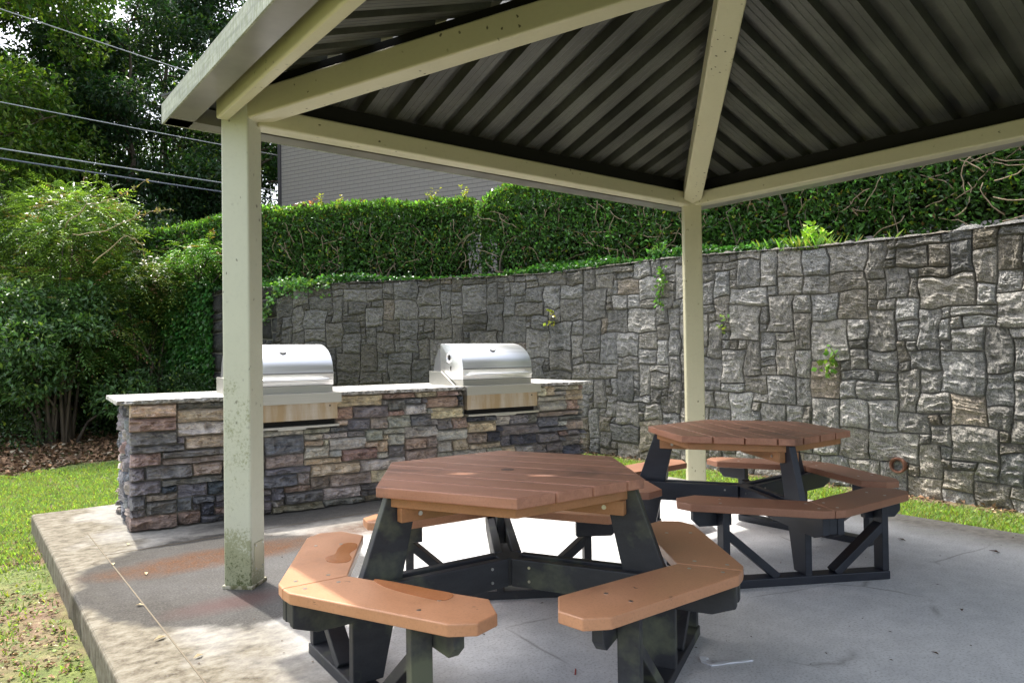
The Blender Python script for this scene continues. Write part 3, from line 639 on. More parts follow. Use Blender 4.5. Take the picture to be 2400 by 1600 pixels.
TR = [  # x, y, z0, H, R, n, size, tint, label
 (-11.3, 15.3, .3, 12.3, 2.9, 42000, .105, (.075, .14, .024), 'nearest tree at the upper left corner with sunlit yellow green leaves', .16, .45),
 (-14.2, 18.4, .4, 12.5, 3.2, 30000, .125, (.034, .070, .022), 'dark tall tree at the left edge behind the sunlit one', .05, .15),
 (-9.9, 18.6, .5, 10.5, 2.5, 28000, .11, (.030, .068, .028), 'dark blue green tree with drooping leaves left of the open sky gap', .04, .1),
 (-7.2, 20.4, .6, 9.0, 2.3, 26000, .11, (.042, .092, .036), 'mid height tree standing right below the roof corner', .05, .1),
 (-7.4, 21.0, .6, 14.5, 2.4, 13000, .12, (.034, .074, .030), 'thin crowned tall tree with sky showing through, left of the roof corner', .03, .4),
 (-10.6, 22.0, .6, 15.5, 3.2, 22000, .12, (.030, .066, .026), 'tall dark tree with many sky gaps behind the middle of the wood', .03, .3),
 (-15.5, 21.0, .6, 13.0, 3.4, 24000, .13, (.03, .07, .022), 'broad dark tree farthest to the left in the back row', .03, .15),
 (-4.6, 23.0, .6, 10.0, 2.6, 22000, .12, (.038, .092, .03), 'bushy green tree seen between the near post and the brick building', .06, .1),
 (-8.2, 26.5, .6, 11.0, 4.2, 22000, .15, (.030, .064, .026), 'darkest tree in the farthest row behind the power lines', .02, .1),
 (-13.5, 27.5, .6, 12.0, 4.2, 20000, .15, (.032, .066, .027), 'dark broad crown in the farthest row left of the darkest tree', .02, .1),
 (-17.5, 17.0, .4, 12.0, 3.0, 12000, .13, (.03, .07, .02), 'tree mostly cut off by the left edge of the photo', .03, .1)]
for i, a in enumerate(TR):
    tree('deciduous_tree', *a[:3], a[3], a[4], int(a[5]*(1.0 if i == 0 else 1.5)), a[6], a[7], a[8], 100+i, yf=a[9], base=a[10], nb=16 if i != 4 else 11, young=(.20, .28, .05))
# understorey shrubs that close the view between the trunks
US = [(-9.6, 13.6, .35, 3.4, 2.0, 'dark bush at the foot of the wood behind the feathery shrubs'), (-7.0, 15.0, .5, 3.6, 2.0, 'dark bush under the power lines left of the near post'), (-4.8, 17.0, .6, 3.9, 1.9, 'dark bush behind the hedge and left of the brick corner'), (-12.6, 18.0, .5, 4.0, 2.4, 'large dark bush deep in the wood on the left'), (-9.0, 19.5, .5, 5.0, 2.6, 'tall shadowy bush in the middle of the wood'), (-5.6, 20.5, .6, 5.2, 2.4, 'tall bush nearest the brick building')]
def bush(name, x, y, z0, H, R, n, size, tint, label, seed, cat='shrub', group=None, frond=False, yf=.05, young=(.2, .26, .04), nb=26, yz=0, zmin=.12):
    rr = random.Random(seed); root = empty(name, (x, y, z0)); blobs = []; mb = MB()
    for k in range(nb):
        a = rr.uniform(0, 2*pi); h = rr.uniform(zmin, .92); r = R*math.sqrt(max(0, 1-(max(0, h-.25)/.78)**2))*rr.uniform(.3, .8); s_ = R*rr.uniform(.22, .38)
        blobs.append((cos(a)*r, sin(a)*r, H*h, s_, s_, s_*rr.uniform(.5, .9))); p = Vector((cos(a)*r, sin(a)*r, H*h)); q = Vector((cos(a)*r*.3+rr.gauss(0, .1), sin(a)*r*.3+rr.gauss(0, .1), H*h*.5)); mb.tube([(cos(a)*.15, sin(a)*.15, -.1), q, p], [.035, .02, .006], 5)
    if frond:
        nf = n//11; V0, F0, P, d = crown_leaves(blobs, nf, .1, inner=.5); ax = unit(d*np.array([1, 1, .3])+rdir(nf)*.6+np.array([0, 0, -.15])); L = RNG.uniform(.18, .34, nf); sd_ = unit(np.cross(ax, np.array([0, 0, 1.0])+rdir(nf)*.3)); PP, DD, SS, tt = [], [], [], []
        T0 = np.array(tint)[None]*.95*np.exp(RNG.normal(0, .35, (nf, 1))); yy = RNG.random(nf) < yf*(.3+1.4*(P[:, 2] > H*.55)); T0[yy] = np.array(young)*np.exp(RNG.normal(0, .25, (yy.sum(), 1)))
        rd = RNG.random(nf) < .05*(P[:, 2] > H*.4); T0[rd] = (.30, .17, .10)
        for j in range(11):
            f = (j//2+.7)/6; sg = 0 if j == 10 else (1 if j % 2 else -1); PP.append(P+ax*(L*f)[:, None]-np.array([0, 0, 1])*(L*f*f*.4)[:, None]); DD.append(unit(ax*(.7 if sg else 1)+sd_*sg*.9+np.array([0, 0, -.25]))); SS.append(np.full(nf, size)*L/.26*(1-.35*f)); tt.append(T0)
        P = np.concatenate(PP); V, F = leaves(P, np.concatenate(DD), np.concatenate(SS), .36, .15, N=unit(rdir(len(P))*.35+np.array([0, 0, 1]))); T = np.concatenate(tt)*np.exp(RNG.normal(0, .12, (len(P), 1)))
    else:
        V, F, P, d = crown_leaves(blobs, n, size, inner=.45); T = np.array(tint)[None]*np.exp(RNG.normal(0, .35, (len(P), 1))); yy = RNG.random(len(P)) < yf; T[yy] = young
    npmesh('foliage', V, F, LEAF, root, tint=np.repeat(np.clip(T, .003, .9), 4, 0)); mb.build('stems', BARK, root, smooth=True)
    return tag(root, label, cat, group)
for i, (x, y, z, H, R, lab) in enumerate(US): bush('understorey_bush', x, y, z, H, R, 16000, .10, (.034, .072, .026), lab, 200+i, group='bushes under the trees')
FG = 'feathery shrubs in front of the wood'
bush('feathery_shrub', -7.35, 11.4, .0, 4.25, 2.05, 95000, .075, (.085, .16, .042), 'tall mounded feathery shrub with bright yellow green top at the left edge', 301, frond=True, yf=.30, young=(.26, .38, .08), nb=36, group=FG, zmin=.3)
bush('feathery_shrub', -9.1, 11.0, .0, 4.2, 1.9, 45000, .075, (.08, .15, .03), 'feathery shrub mostly cut off by the left photo edge', 302, frond=True, yf=.25, young=(.24, .36, .07), nb=24, group=FG, zmin=.3)
bush('feathery_shrub', -5.75, 11.2, .05, 2.6, 1.2, 52000, .07, (.065, .135, .03), 'lower feathery shrub arching right in front of the ivy wall', 303, frond=True, yf=.18, young=(.25, .30, .06), nb=24, group=FG, zmin=.45)
bush('bramble_thicket', -7.2, 10.9, -.05, 1.9, 1.8, 40000, .06, (.050, .095, .03), 'dark tangled thicket with bare canes beneath the tall feathery shrub', 304, nb=30, zmin=.05, yf=.03)
bush('bramble_thicket', -5.3, 11.3, .1, 1.1, 1.0, 15000, .06, (.055, .11, .035), 'low leafy undergrowth between the dark thicket and the counter', 305, nb=20, zmin=.05, yf=.05)
bush('fern_leaved_sapling', -4.95, 11.3, 1.95, 1.25, .55, 5500, .07, (.10, .24, .05), 'young light green sapling with feathery leaves in front of the hedge left of the post', 306, frond=True, yf=.2, young=(.2, .33, .06), nb=7, zmin=.3)
bush('broad_leaved_shrub', -6.55, 10.35, -.05, 2.3, 1.35, 26000, .085, (.075, .15, .05), 'broad leaved green shrub low in front of the feathery mound at the left edge', 307, yf=.08, young=(.22, .32, .08), nb=24, zmin=.3)
# long bare runners arching out of the shrubs
def runner(pts, label, seed, nl=26):
    rr = random.Random(seed); root = empty('arching_runner', pts[0]); o = Vector(pts[0]); C = [Vector(p)-o for p in pts]; out = []
    for i in range(len(C)-1):
        for k in range(5): out.append(C[i].lerp(C[i+1], k/5)+Vector((rr.gauss(0, .012), rr.gauss(0, .012), rr.gauss(0, .012))))
    out.append(C[-1]); mb = MB(); mb.tube(out, [.009*(1-.7*i/len(out)) for i in range(len(out))], 5); t = NT('pale_cane'); t.col((.24, .19, .09)); t.set(rough=.7); mb.build('cane', t.m, root)
    P = np.array([tuple(out[rr.randrange(len(out)//3, len(out))]) for _ in range(nl)]); V, F = leaves(P, rdir(nl), RNG.uniform(.04, .08, nl), .4, .2); npmesh('leaves', V, F, LEAF, root, tint=ltint(nl, (.25, .2, .08), .3, .2))
    return tag(root, label, 'runner', 'bare runners arching from the shrubs')
runner([(-6.0, 9.6, 3.0), (-5.7, 9.6, 3.28), (-5.3, 9.6, 3.38), (-4.9, 9.6, 3.62)], 'long thin runner reaching up towards the lower power line', 1)
runner([(-5.9, 9.6, 2.9), (-5.4, 9.6, 2.95), (-4.9, 9.6, 3.2), (-4.55, 9.6, 3.22)], 'thin runner curving right above the left hedge', 2)
runner([(-5.5, 9.4, 2.5), (-5.05, 9.4, 2.86), (-4.85, 9.4, 2.75), (-4.8, 9.4, 2.45)], 'pale runner bent over in a hook in front of the left hedge', 3, 8)

# power lines --------------------------------------------------------------------
t = NT('cable_grey'); t.col((.42, .44, .47)); t.set(rough=.5); CABLE = t.m
t = NT('cable_dark'); t.col((.18, .2, .25)); t.set(rough=.5); CABLED = t.m
def wire(A, B, sag, r, m, label):
    A, B = Vector(A), Vector(B); root = A; pts = []
    for i in range(25):
        f = i/24; p = A.lerp(B, f); p.z -= sag*4*f*(1-f); pts.append(p-root)
    mb = MB(); mb.tube(pts, r, 6); o = mb.build('power_line', m, smooth=True); o.location = root
    return tag(o, label, 'power line', 'overhead lines crossing the wood')
for A, B, m, r, lab in (((-8.914, 12.5, 7.415), (-5.46, 17.5, 7.43), CABLE, 0.0105, 'highest thin overhead line, far above the other three'), ((-8.92, 12.5, 5.773), (-5.46, 17.5, 6.12), CABLE, 0.0105, 'second overhead line from the top, meeting the near post below the gutter corner'),
        ((-8.92, 12.5, 4.954), (-5.46, 17.5, 5.25), CABLE, 0.0142, 'pale third overhead line, just above the dark lowest one'), ((-8.92, 12.5, 4.781), (-5.46, 17.5, 5.03), CABLED, 0.0165, 'lowest and darkest overhead line')):
    A, B = Vector(A), Vector(B); wire(A-(B-A)*.5, B+(B-A)*.35, .03, r, m, lab)

# ------------------------------------------------------------------ pavilion
def paint(name, base, algae=False):
    t = NT(name); o = t.obj(); n1 = t.noise(3, 4, vec=o); n2 = t.noise(40, 4, .7, vec=o)
    c = t.mix(t.ramp(n1, [(.35, 0.0), (.7, .25)]), base, tuple(b*.8 for b in base)); c = t.mix(t.ramp(n2, [(.3, .12), (.5, 0.0)]), c, tuple(b*.55 for b in base))
    vo = t.n('TexVoronoi'); vo.inputs['Scale'].default_value = 15.0; mp = t.n('Mapping'); mp.inputs['Scale'].default_value = (1, 1.7, 1); mp.inputs['Rotation'].default_value = (.3, .2, .8)
    ds = t.mix(.03, o, t.n('TexNoise', i_Scale=25.0).outputs['Color'], 'ADD'); t.l(ds, mp.inputs[0]); t.l(mp.outputs[0], vo.inputs['Vector'])
    sel = t.ramp(t.noise(2.2, 4, .6, vec=o), [(.5, 0.0), (.58, 1.0)]); sp = t.math('MULTIPLY', t.ramp(vo.outputs['Distance'], [(.11, .9), (.15, 0.0)]), sel); c = t.mix(sp, c, (.05, .04, .02))
    if algae:
        z = t.n('SeparateXYZ'); t.l(o, z.inputs[0]); zz = z.outputs[2]; n3 = t.noise(75, 5, .75, vec=o); n4 = t.noise(7, 4, .6, vec=o)
        prof = t.ramp(t.math('MULTIPLY', zz, .4), [(0.0, 1.0), (.07, .9), (.14, .35), (.3, .42), (.42, .45), (.5, .14), (.9, .10)])
        m = t.math('ADD', t.math('MULTIPLY', prof, .42), t.math('MULTIPLY', n4, .38)); nm = t.n('SeparateXYZ'); t.l(t.n('TexCoord').outputs['Normal'], nm.inputs[0]); fm = t.math('LESS_THAN', t.math('ADD', nm.outputs[0], nm.outputs[1]), -.9)
        th = t.math('SUBTRACT', t.math('ADD', t.math('MULTIPLY', n3, .62), m), t.math('MULTIPLY_ADD', fm, -.13, .17))
        c = t.mix(t.ramp(th, [(.66, 0.0), (.76, .6)]), c, (.15, .165, .035)); c = t.mix(t.ramp(th, [(.84, 0.0), (.92, .9)]), c, (.055, .07, .012))
    t.col(c); t.set(rough=.38, spec=.5); t.bump(n2, .06, .003); return t.m
PAINT = paint('beige_paint', (.51, .485, .335)); PAINTP = paint('beige_paint_weathered', (.56, .57, .46), True)
t = NT('roof_steel'); o = t.obj(); n1 = t.noise(2.5, 5, vec=o); n2 = t.noise(50, 3, vec=o); c = t.ramp(n1, [(.35, (.030, .032, .029)), (.65, (.072, .076, .066))]); c = t.mix(t.ramp(n2, [(.35, .3), (.55, 0.0)]), c, (.03, .028, .025)); t.col(c); t.set(rough=.40, metal=.0, spec=.5); ROOFM = t.m
t = NT('mossy_fascia'); o = t.obj(); n1 = t.noise(5, 5, .7, vec=o, scale=(.7, .7, 9)); n2 = t.noise(26, 4, .7, vec=o, scale=(3, 3, .5)); c = t.mix(t.ramp(n1, [(.35, 0.0), (.65, 1.0)]), (.20, .22, .18), (.46, .48, .38)); c = t.mix(t.ramp(n2, [(.4, .75), (.58, 0.0)]), c, (.15, .18, .08)); t.col(c); t.set(rough=.6); FASC = t.m
t = NT('gutter_metal'); n1 = t.noise(4, 4); t.col(t.ramp(n1, [(.3, (.12, .115, .10)), (.7, (.20, .19, .165))])); t.set(rough=.3, spec=.6); GUTT = t.m
t = NT('screw_metal'); t.col((.55, .55, .53)); t.set(rough=.3, metal=1.0); SCREW = t.m
t = NT('dark_void'); t.col((.012, .011, .01)); t.set(rough=.9); VOID = t.m

pav = empty('pavilion', (P1[0], P1[1], 0), TH); tag(pav, 'open square picnic pavilion with beige steel frame and dark corrugated hip roof', 'pavilion')
OV = .32; SL = .345; ZR = 2.712; L = LEN; LY = 5.1; PW = .1565; BZ = 2.502
posts = []
for i, (x, y) in enumerate(((0, 0), (L, 0), (L, -LY), (0, -LY))):
    mb = MB(); h = PW/2*math.sqrt(2); c = [(x-h, y), (x, y-h), (x+h, y), (x, y+h)]; mb.prism(c, .0, 2.62)
    o = mb.build('post', PAINTP if i == 0 else PAINT, pav, bevel=.012, seg=3); posts.append(o)
    mb = MB(); h2 = h+.011; mb.prism([(x-h2, y), (x, y-h2), (x+h2, y), (x, y+h2)], -.002, .018); t = NT('caulk'); n1 = t.noise(20, 4); t.col(t.ramp(n1, [(.4, (.12, .12, .05)), (.6, (.5, .47, .36))])); t.set(rough=.8); mb.build('base_collar', t.m, o, bevel=.004)
# access plate on the near post, lower right face (normal +b = (1,-1)/sqrt2)
def face_pt(u, z, d): # u along the face, d out of it
    a = Vector((1, 1, 0)).normalized(); b = Vector((1, -1, 0)).normalized(); p = b*(PW/2+d)+a*u; return (p.x, p.y, z)
mb = MB(); u0, u1, z0, z1 = -.046, .052, .085, .235
mb.hexa([face_pt(u0, z0, -.001), face_pt(u1, z0, -.001), face_pt(u1, z0, .004), face_pt(u0, z0, .004), face_pt(u0, z1, -.001), face_pt(u1, z1, -.001), face_pt(u1, z1, .004), face_pt(u0, z1, .004)])
pl = mb.build('access_plate', PAINT, posts[0], bevel=.0015); mb = MB()
for u in (u0+.012, u1-.012):
    for z in (z0+.013, z1-.013):
        mb = MB(); mb.tube([face_pt(u, z, .003), face_pt(u, z, .008)], .0055, 10); mb.build('screw', SCREW, pl)
bw = .12
def rail(x0, x1, y0, y1): mb = MB(); mb.box(x0, x1, y0, y1, BZ, BZ+.112); return mb.build('eave_beam', PAINT, pav, bevel=.012, seg=3)
rail(.075, L-.075, -bw/2, bw/2); rail(L-bw/2, L+bw/2, -LY+.075, -.075); rail(.075, L-.075, -LY-bw/2, -LY+bw/2)
rail(-.147, -.083, -LY-.02, -.045)
mb = MB()
for b_ in ((0, L, -.02, .02), (L-.02, L+.02, -LY, 0), (0, L, -LY-.02, -LY+.02), (-.13, -.10, -LY, 0)): mb.box(*b_, BZ+.1125, ZR+.0)
t = NT('gap_shade_filler'); t.col((.010, .010, .009)); t.set(rough=.8, spec=.2); GAPFILL = t.m; mb.build('eave_gap_filler', GAPFILL, pav)  # near-black filler, added to block leaking light and paint the gap's shade
AP = Vector((1.88, -1.88, 0)); MS = .24
AP2 = Vector((1.88, -LY+1.88, 0))
for cx_, cy_, AQ in ((0, 0, AP), (L, 0, AP), (L, -LY, AP2), (0, -LY, AP2)):
    v = AQ-Vector((cx_, cy_, 0)); s = v.length; d = v.normalized(); zz = MS*2.66/s
    A = Vector((cx_, cy_, 0))+d*.055+Vector((0, 0, BZ+.072+zz*.055)); B = AQ-d*.02+Vector((0, 0, BZ+.072+zz*(s-.02)))
    mb = MB(); mb.beam(A, B, .152, .142); mb.build('hip_rafter', PAINT, pav, bevel=.012, seg=3); mb = MB(); mb.beam(A+Vector((0, 0, .105)), B+Vector((0, 0, .105)), .05, .064); mb.build('hip_gap_filler', GAPFILL, pav)  # filler added above each rafter, with the same painted gap shade
mb = MB(); mb.beam((AP.x, AP.y+.1, 3.215), (AP2.x, AP2.y-.1, 3.215), .152, .142); mb.build('ridge_beam', PAINT, pav, bevel=.012)
# corrugated roof panels, one mesh per slope
def panel(T, k, LT):     # T(t, p, z) -> local point; t along the eave 0..LT, p inwards
    a0, a1, pp = {0: (AP.x, AP.x, -AP.y), 1: (-AP.y, LY+AP2.y, L-AP.x), 2: (L-AP.x, L-AP.x, LY+AP2.y), 3: (LY+AP2.y, -AP.y, AP.x)}[k]
    if k in (0, 2): a1 = LT-a0
    prof = []; t0 = -OV
    while t0 < LT+OV:
        for dt, off in ((0, 0), (.030, 0), (.034, .002), (.038, 0), (.072, 0), (.076, .002), (.080, 0), (.112, 0), (.120, .066), (.199, .066), (.207, 0)):
            if t0+dt < LT+OV: prof.append((t0+dt, off))
        t0 += .2115
    prof.append((LT+OV, 0)); zsl = SL*1.9/pp
    def hip(t):
        return min(-OV+(pp+OV)*(t+OV)/(a0+OV), -OV+(pp+OV)*(LT+OV-t)/(OV+a1), pp)
    V, F = [], []
    for i in range(len(prof)-1):
        (ta, oa), (tb, ob) = prof[i], prof[i+1]; pa, pb = hip(ta), hip(tb)
        if k == 3 and oa > .03 and ob > .03 and LT-.78 < ta < LT-.3: pa -= .12; pb -= .12
        q = [(ta, -OV, oa), (tb, -OV, ob), (tb, pb, ob), (ta, pa, oa)]; o_ = len(V)
        for (t_, p_, o2) in q: V.append(T(t_, p_, ZR+zsl*p_+o2))
        F.append((o_, o_+1, o_+2, o_+3))
    return npmesh('roof_panel', V, np.array(F), ROOFM, pav)
panel(lambda t, p, z: (t, -p, z), 0, L); panel(lambda t, p, z: (L-p, -t, z), 1, LY); panel(lambda t, p, z: (L-t, -LY+p, z), 2, L); panel(lambda t, p, z: (p, -LY+t, z), 3, LY)
mb = MB(); mb.box(AP.x-.09, AP.x+.09, AP2.y-.05, AP.y+.05, ZR+SL*1.9+.07, ZR+SL*1.9+.084); mb.build('ridge_cap', ROOFM, pav)
for cx_, cy_, AQ in ((-OV, OV, AP), (L+OV, OV, AP), (L+OV, -LY-OV, AP2), (-OV, -LY-OV, AP2)):   # caps over the hips
    A = Vector((cx_, cy_, ZR-SL*OV+.084)); B = Vector((AQ.x, AQ.y, ZR+SL*1.9+.084)); mb = MB(); mb.beam(A, B, .06, .012); mb.build('hip_cap', ROOFM, pav)
# gutters: outer fascia face, bottom and inner lip
zt_ = ZR-SL*OV+.035
def gutter(T, L):
    mb = MB()
    def bx(p0, p1, z0, z1, m): 
        P = [T(-OV-.01, p0), T(L+OV+.01, p0), T(L+OV+.01, p1), T(-OV-.01, p1)]; mb.hexa([(*q, z0) for q in P]+[(*q, z1) for q in P], m)
    bx(-OV-.012, -OV-.002, zt_-.10, zt_+.012, 0); bx(-OV-.002, -OV+.125, zt_-.098, zt_-.090, 1); bx(-OV+.117, -OV+.125, zt_-.09, zt_-.012, 1)
    mb.build('gutter', [FASC, GUTT], pav)
gutter(lambda t, p: (t, -p), L); gutter(lambda t, p: (LEN-p, -t), LY); gutter(lambda t, p: (t, -LY+p), L); gutter(lambda t, p: (p, -LY+t), LY)

# ------------------------------------------------------------------ picnic tables
def lumber(name, stops, rough, gr=(1, 1, 1), stain=None, stn=(.5, .62), spec=.5, knots=0):
    t = NT(name); o = t.obj(); n1 = t.noise(6, 5, .6, vec=o, scale=gr); n2 = t.noise(120, 3, .6, vec=o); n3 = t.noise(3.5, 5, .6, vec=o)
    c = t.ramp(n1, stops); c = t.mix(t.ramp(n2, [(.35, .22), (.5, 0.0), (.7, .0)]), c, tuple(v*.55 for v in stops[0][1]))
    if stain: c = t.mix(t.ramp(n3, [(stn[0], 0.0), (stn[1], .7)]), c, stain)
    if knots:
        vo = t.n('TexVoronoi'); vo.inputs['Scale'].default_value = knots; mp = t.n('Mapping'); mp.inputs['Scale'].default_value = (.55, 1, 1); t.l(t.mix(.05, o, t.n('TexNoise', i_Scale=20.0).outputs['Color'], 'ADD'), mp.inputs[0]); t.l(mp.outputs[0], vo.inputs['Vector'])
        sc_ = t.n('SeparateXYZ'); t.l(vo.outputs['Color'], sc_.inputs[0])
        k_ = t.math('MULTIPLY', t.ramp(vo.outputs['Distance'], [(.05, .85), (.10, 0.0)]), t.math('GREATER_THAN', sc_.outputs[0], .72)); c = t.mix(k_, c, (.035, .022, .018))
    t.col(c); t.set(rough=t.math('MULTIPLY_ADD', n1, .25, rough-.1), spec=spec); t.bump(t.mix(.5, n1, n2), .12, .004); return t.m
TOPW = lumber('tabletop_board', [(.3, (.34, .155, .095)), (.7, (.45, .22, .145))], .42, (.5, 5, 5), (.13, .07, .055), (.54, .68), knots=9)
SEATW = lumber('seat_board', [(.3, (.47, .225, .115)), (.7, (.55, .275, .150))], .36, (1, 1, 1), (.26, .12, .065), (.58, .78), knots=13)
WOODY = lumber('apron_board', [(.3, (.33, .155, .065)), (.7, (.42, .205, .09))], .5, (1, 1, 4), (.16, .12, .03), (.5, .75))
BLACK = lumber('black_plastic_lumber', [(.3, (.013, .015, .020)), (.7, (.032, .034, .040))], .5, (1, 1, 3), (.12, .135, .08), (.50, .64))
tab = empty('picnic_table', (-.0266, 3.0142, 0), -1.4897+pi/3)
R_, HS, HD = .5848, .288, .5253
mb = MB(); nb = 7; wd = 2*HD/nb; mb2 = MB()
def xr(y): return R_-(R_-HS)*abs(y)/HD
for k in range(nb):
    y0 = -HD+k*wd+(.0048 if k else 0); y1 = -HD+(k+1)*wd-(.0048 if k < nb-1 else 0)
    p = [(-xr(y0), y0), (xr(y0), y0)]+([(xr(0), 0)] if y0 < 0 < y1 else [])+[(xr(y1), y1), (-xr(y1), y1)]+([(-xr(0), 0)] if y0 < 0 < y1 else [])
    mb.prism(p, .711, .75)
top = mb.build('tabletop', TOPW, tab, bevel=.004, seg=2)
mb = MB(); mb.tube([(0, 0, .7495), (0, 0, .7512)], .028, 20); mb.build('umbrella_hole_plug', lumber('plug', [(.3, (.10, .05, .04)), (.7, (.16, .08, .06))], .4), top)
def ring(sc, t_, z0, z1):
    m = MB(); o = [(R_*sc, 0), (HS*sc, HD*sc), (-HS*sc, HD*sc), (-R_*sc, 0), (-HS*sc, -HD*sc), (HS*sc, -HD*sc)]; f = 1-t_/(R_*sc); n_ = 6
    for i in range(6):
        a, b = o[i], o[(i+1) % 6]; m.hexa([(*a, z0), (*b, z0), (b[0]*f, b[1]*f, z0), (a[0]*f, a[1]*f, z0), (*a, z1), (*b, z1), (b[0]*f, b[1]*f, z1), (a[0]*f, a[1]*f, z1)])
    return m
ring(.91, .05, .669, .7105).build('apron', WOODY, tab, bevel=.002)
def rot(p, a): return (p[0]*cos(a)-p[1]*sin(a), p[0]*sin(a)+p[1]*cos(a))
def rmb(m, a):   # rotate a collected solid
    m.v = [(*rot(v, a), v[2]) for v in m.v]; return m
m = MB(); m.prism([(.062*cos(k*pi/3+pi/6), .062*sin(k*pi/3+pi/6)) for k in range(6)], .283, .3955); m.build('centre_block', BLACK, tab, bevel=.003)
for q in range(3):
    a = q*2*pi/3
    m = MB(); poly = [(.425, .708), (.555, .708), (.655, .43), (.697, .36), (.697, .045), (.578, .045)]
    n_ = len(poly); vs = [(r, -.019, z) for r, z in poly]+[(r, .019, z) for r, z in poly]; m.add(vs, [tuple(range(n_)), tuple(range(2*n_-1, n_-1, -1))]+[(i, (i+1) % n_, n_+(i+1) % n_, n_+i) for i in range(n_)]); rmb(m, a).build('leg', BLACK, tab, bevel=.004)
    m = MB()
    for s_ in (-1, 1): 
        y0, y1 = sorted((s_*.0215, s_*.058)); m.box(.06, .53-.012, y0, y1, .612, .668)
    o = rmb(m, a).build('top_beam', WOODY, tab, bevel=.003); m = MB()
    for s_ in (-1, 1): m = MB(); m.tube([(.44, s_*.057, .640), (.44, s_*.062, .640)], .009, 10); rmb(m, a).build('bolt', SCREW, o)
    m = MB()
    for s_ in (-1, 1):
        y0, y1 = sorted((s_*.0215, s_*.058)); P = [(.04, .305), (.86, .305), (.93, .335), (.935, .398), (.04, .42)]; P[4] = (.04, .42); P[3] = (.935, .3985)
        P = [(.04, .285), (.84, .285), (.925, .315), (.925, .3985), (.04, .3985)]
        n_ = len(P); vs = [(r, y0, z) for r, z in P]+[(r, y1, z) for r, z in P]; m.add(vs, [tuple(range(n_)), tuple(range(2*n_-1, n_-1, -1))]+[(i, (i+1) % n_, n_+(i+1) % n_, n_+i) for i in range(n_)])
    m.box(.74, .922, -.0213, .0213, .318, .398); m.box(.045, .30, -.0213, .0213, .290, .365)
    o = rmb(m, a).build('seat_arm', BLACK, tab, bevel=.004); m = MB()
    for s_ in (-1, 1):
        for r_ in (.12,): 
            for z_ in (.315, .37): m = MB(); m.tube([(r_, s_*.057, z_), (r_, s_*.062, z_)], .006, 8); rmb(m, a).build('bolt', SCREW, o)
    m = MB(); m.box(.605, .695, -.47, .47, 0.001, .0445); rmb(m, a).build('foot_rail', BLACK, tab, bevel=.004)
    for s_ in (-1, 1):
        y0, y1 = sorted((s_*.432, s_*.4695)); m = MB(); m.box(.612, .688, y0, y1, .045, .398); rmb(m, a).build('upright', BLACK, tab, bevel=.003)
        m = MB(); P = [(.385, .31), (.565, .31), (.60, .345), (.60, .3985), (.385, .3985)]; n_ = 5; vs = [(.572, s_*y, z) for y, z in P]+[(.611, s_*y, z) for y, z in P]
        m.add(vs, [tuple(range(n_)), tuple(range(2*n_-1, n_-1, -1))]+[(i, (i+1) % n_, n_+(i+1) % n_, n_+i) for i in range(n_)]); rmb(m, a).build('seat_cleat', BLACK, tab, bevel=.004)
        m = MB(); m.beam((.65, s_*.445, .285), (.65, s_*.165, .045), .072, .04, up=(1, 0, 0) if 0 else (0, s_*.65, .76)); rmb(m, a).build('brace', BLACK, tab, bevel=.003)
        m = MB(); P = [(.706, s_*.0015), (.942, s_*.0015), (.937, s_*.062), (.645, s_*.625), (.570, s_*.672), (.478, s_*.640), (.428, s_*.515)]
        if s_ < 0: P = P[::-1]
        m.prism(P, .40, .44); seat = rmb(m, a).build('seat', SEATW, tab, bevel=.005, seg=3); m = MB()
        for (x_, y_) in ((.76, .05), (.88, .05), (.565, .43), (.66, .47)): m = MB(); m.tube([(x_, s_*y_, .4395), (x_, s_*y_, .4412)], .0075, 10); rmb(m, a).build('screw', SCREW, seat)
tag(tab, 'near six-sided picnic table of brown boards and black legs, right of the near post', 'picnic table', 'six-sided picnic tables on the slab')
def copy_tree(o, parent=None):
    c = o.copy(); S.collection.objects.link(c); c.parent = parent
    for ch in [x for x in S.objects if x.parent == o and x != c]: copy_tree(ch, c)
    return c
tab2 = copy_tree(tab); tab2.location = (1.4422, 4.4759, 0); tab2.rotation_euler = (0, 0, -2.4685+pi/3)
tab2['label'] = 'far six-sided picnic table with brown seats darkened by age and painted shade, in front of the far post'
BLACK2 = lumber('black_plastic_lumber_clean', [(.3, (.010, .013, .022)), (.7, (.022, .026, .038))], .42, (1, 1, 3)); SEATW2 = lumber('seat_board_shade_aged', [(.3, (.27, .125, .075)), (.7, (.34, .165, .10))], .45)  # far seats: same boards toned darker, shade put into the colour beside ageing
def swap(o):
    for c in [x for x in S.objects if x.parent == o]:
        for i, sl_ in enumerate(c.material_slots):
            r = {BLACK.name: BLACK2, SEATW.name: SEATW2}.get(sl_.material.name if sl_.material else '')
            if r: sl_.link = 'OBJECT'; sl_.material = r
        swap(c)
swap(tab2)
def tloc(tb, x, y, z): 
    a = tb.rotation_euler[2]; p = rot((x, y), a); return (tb.location[0]+p[0], tb.location[1]+p[1], z)
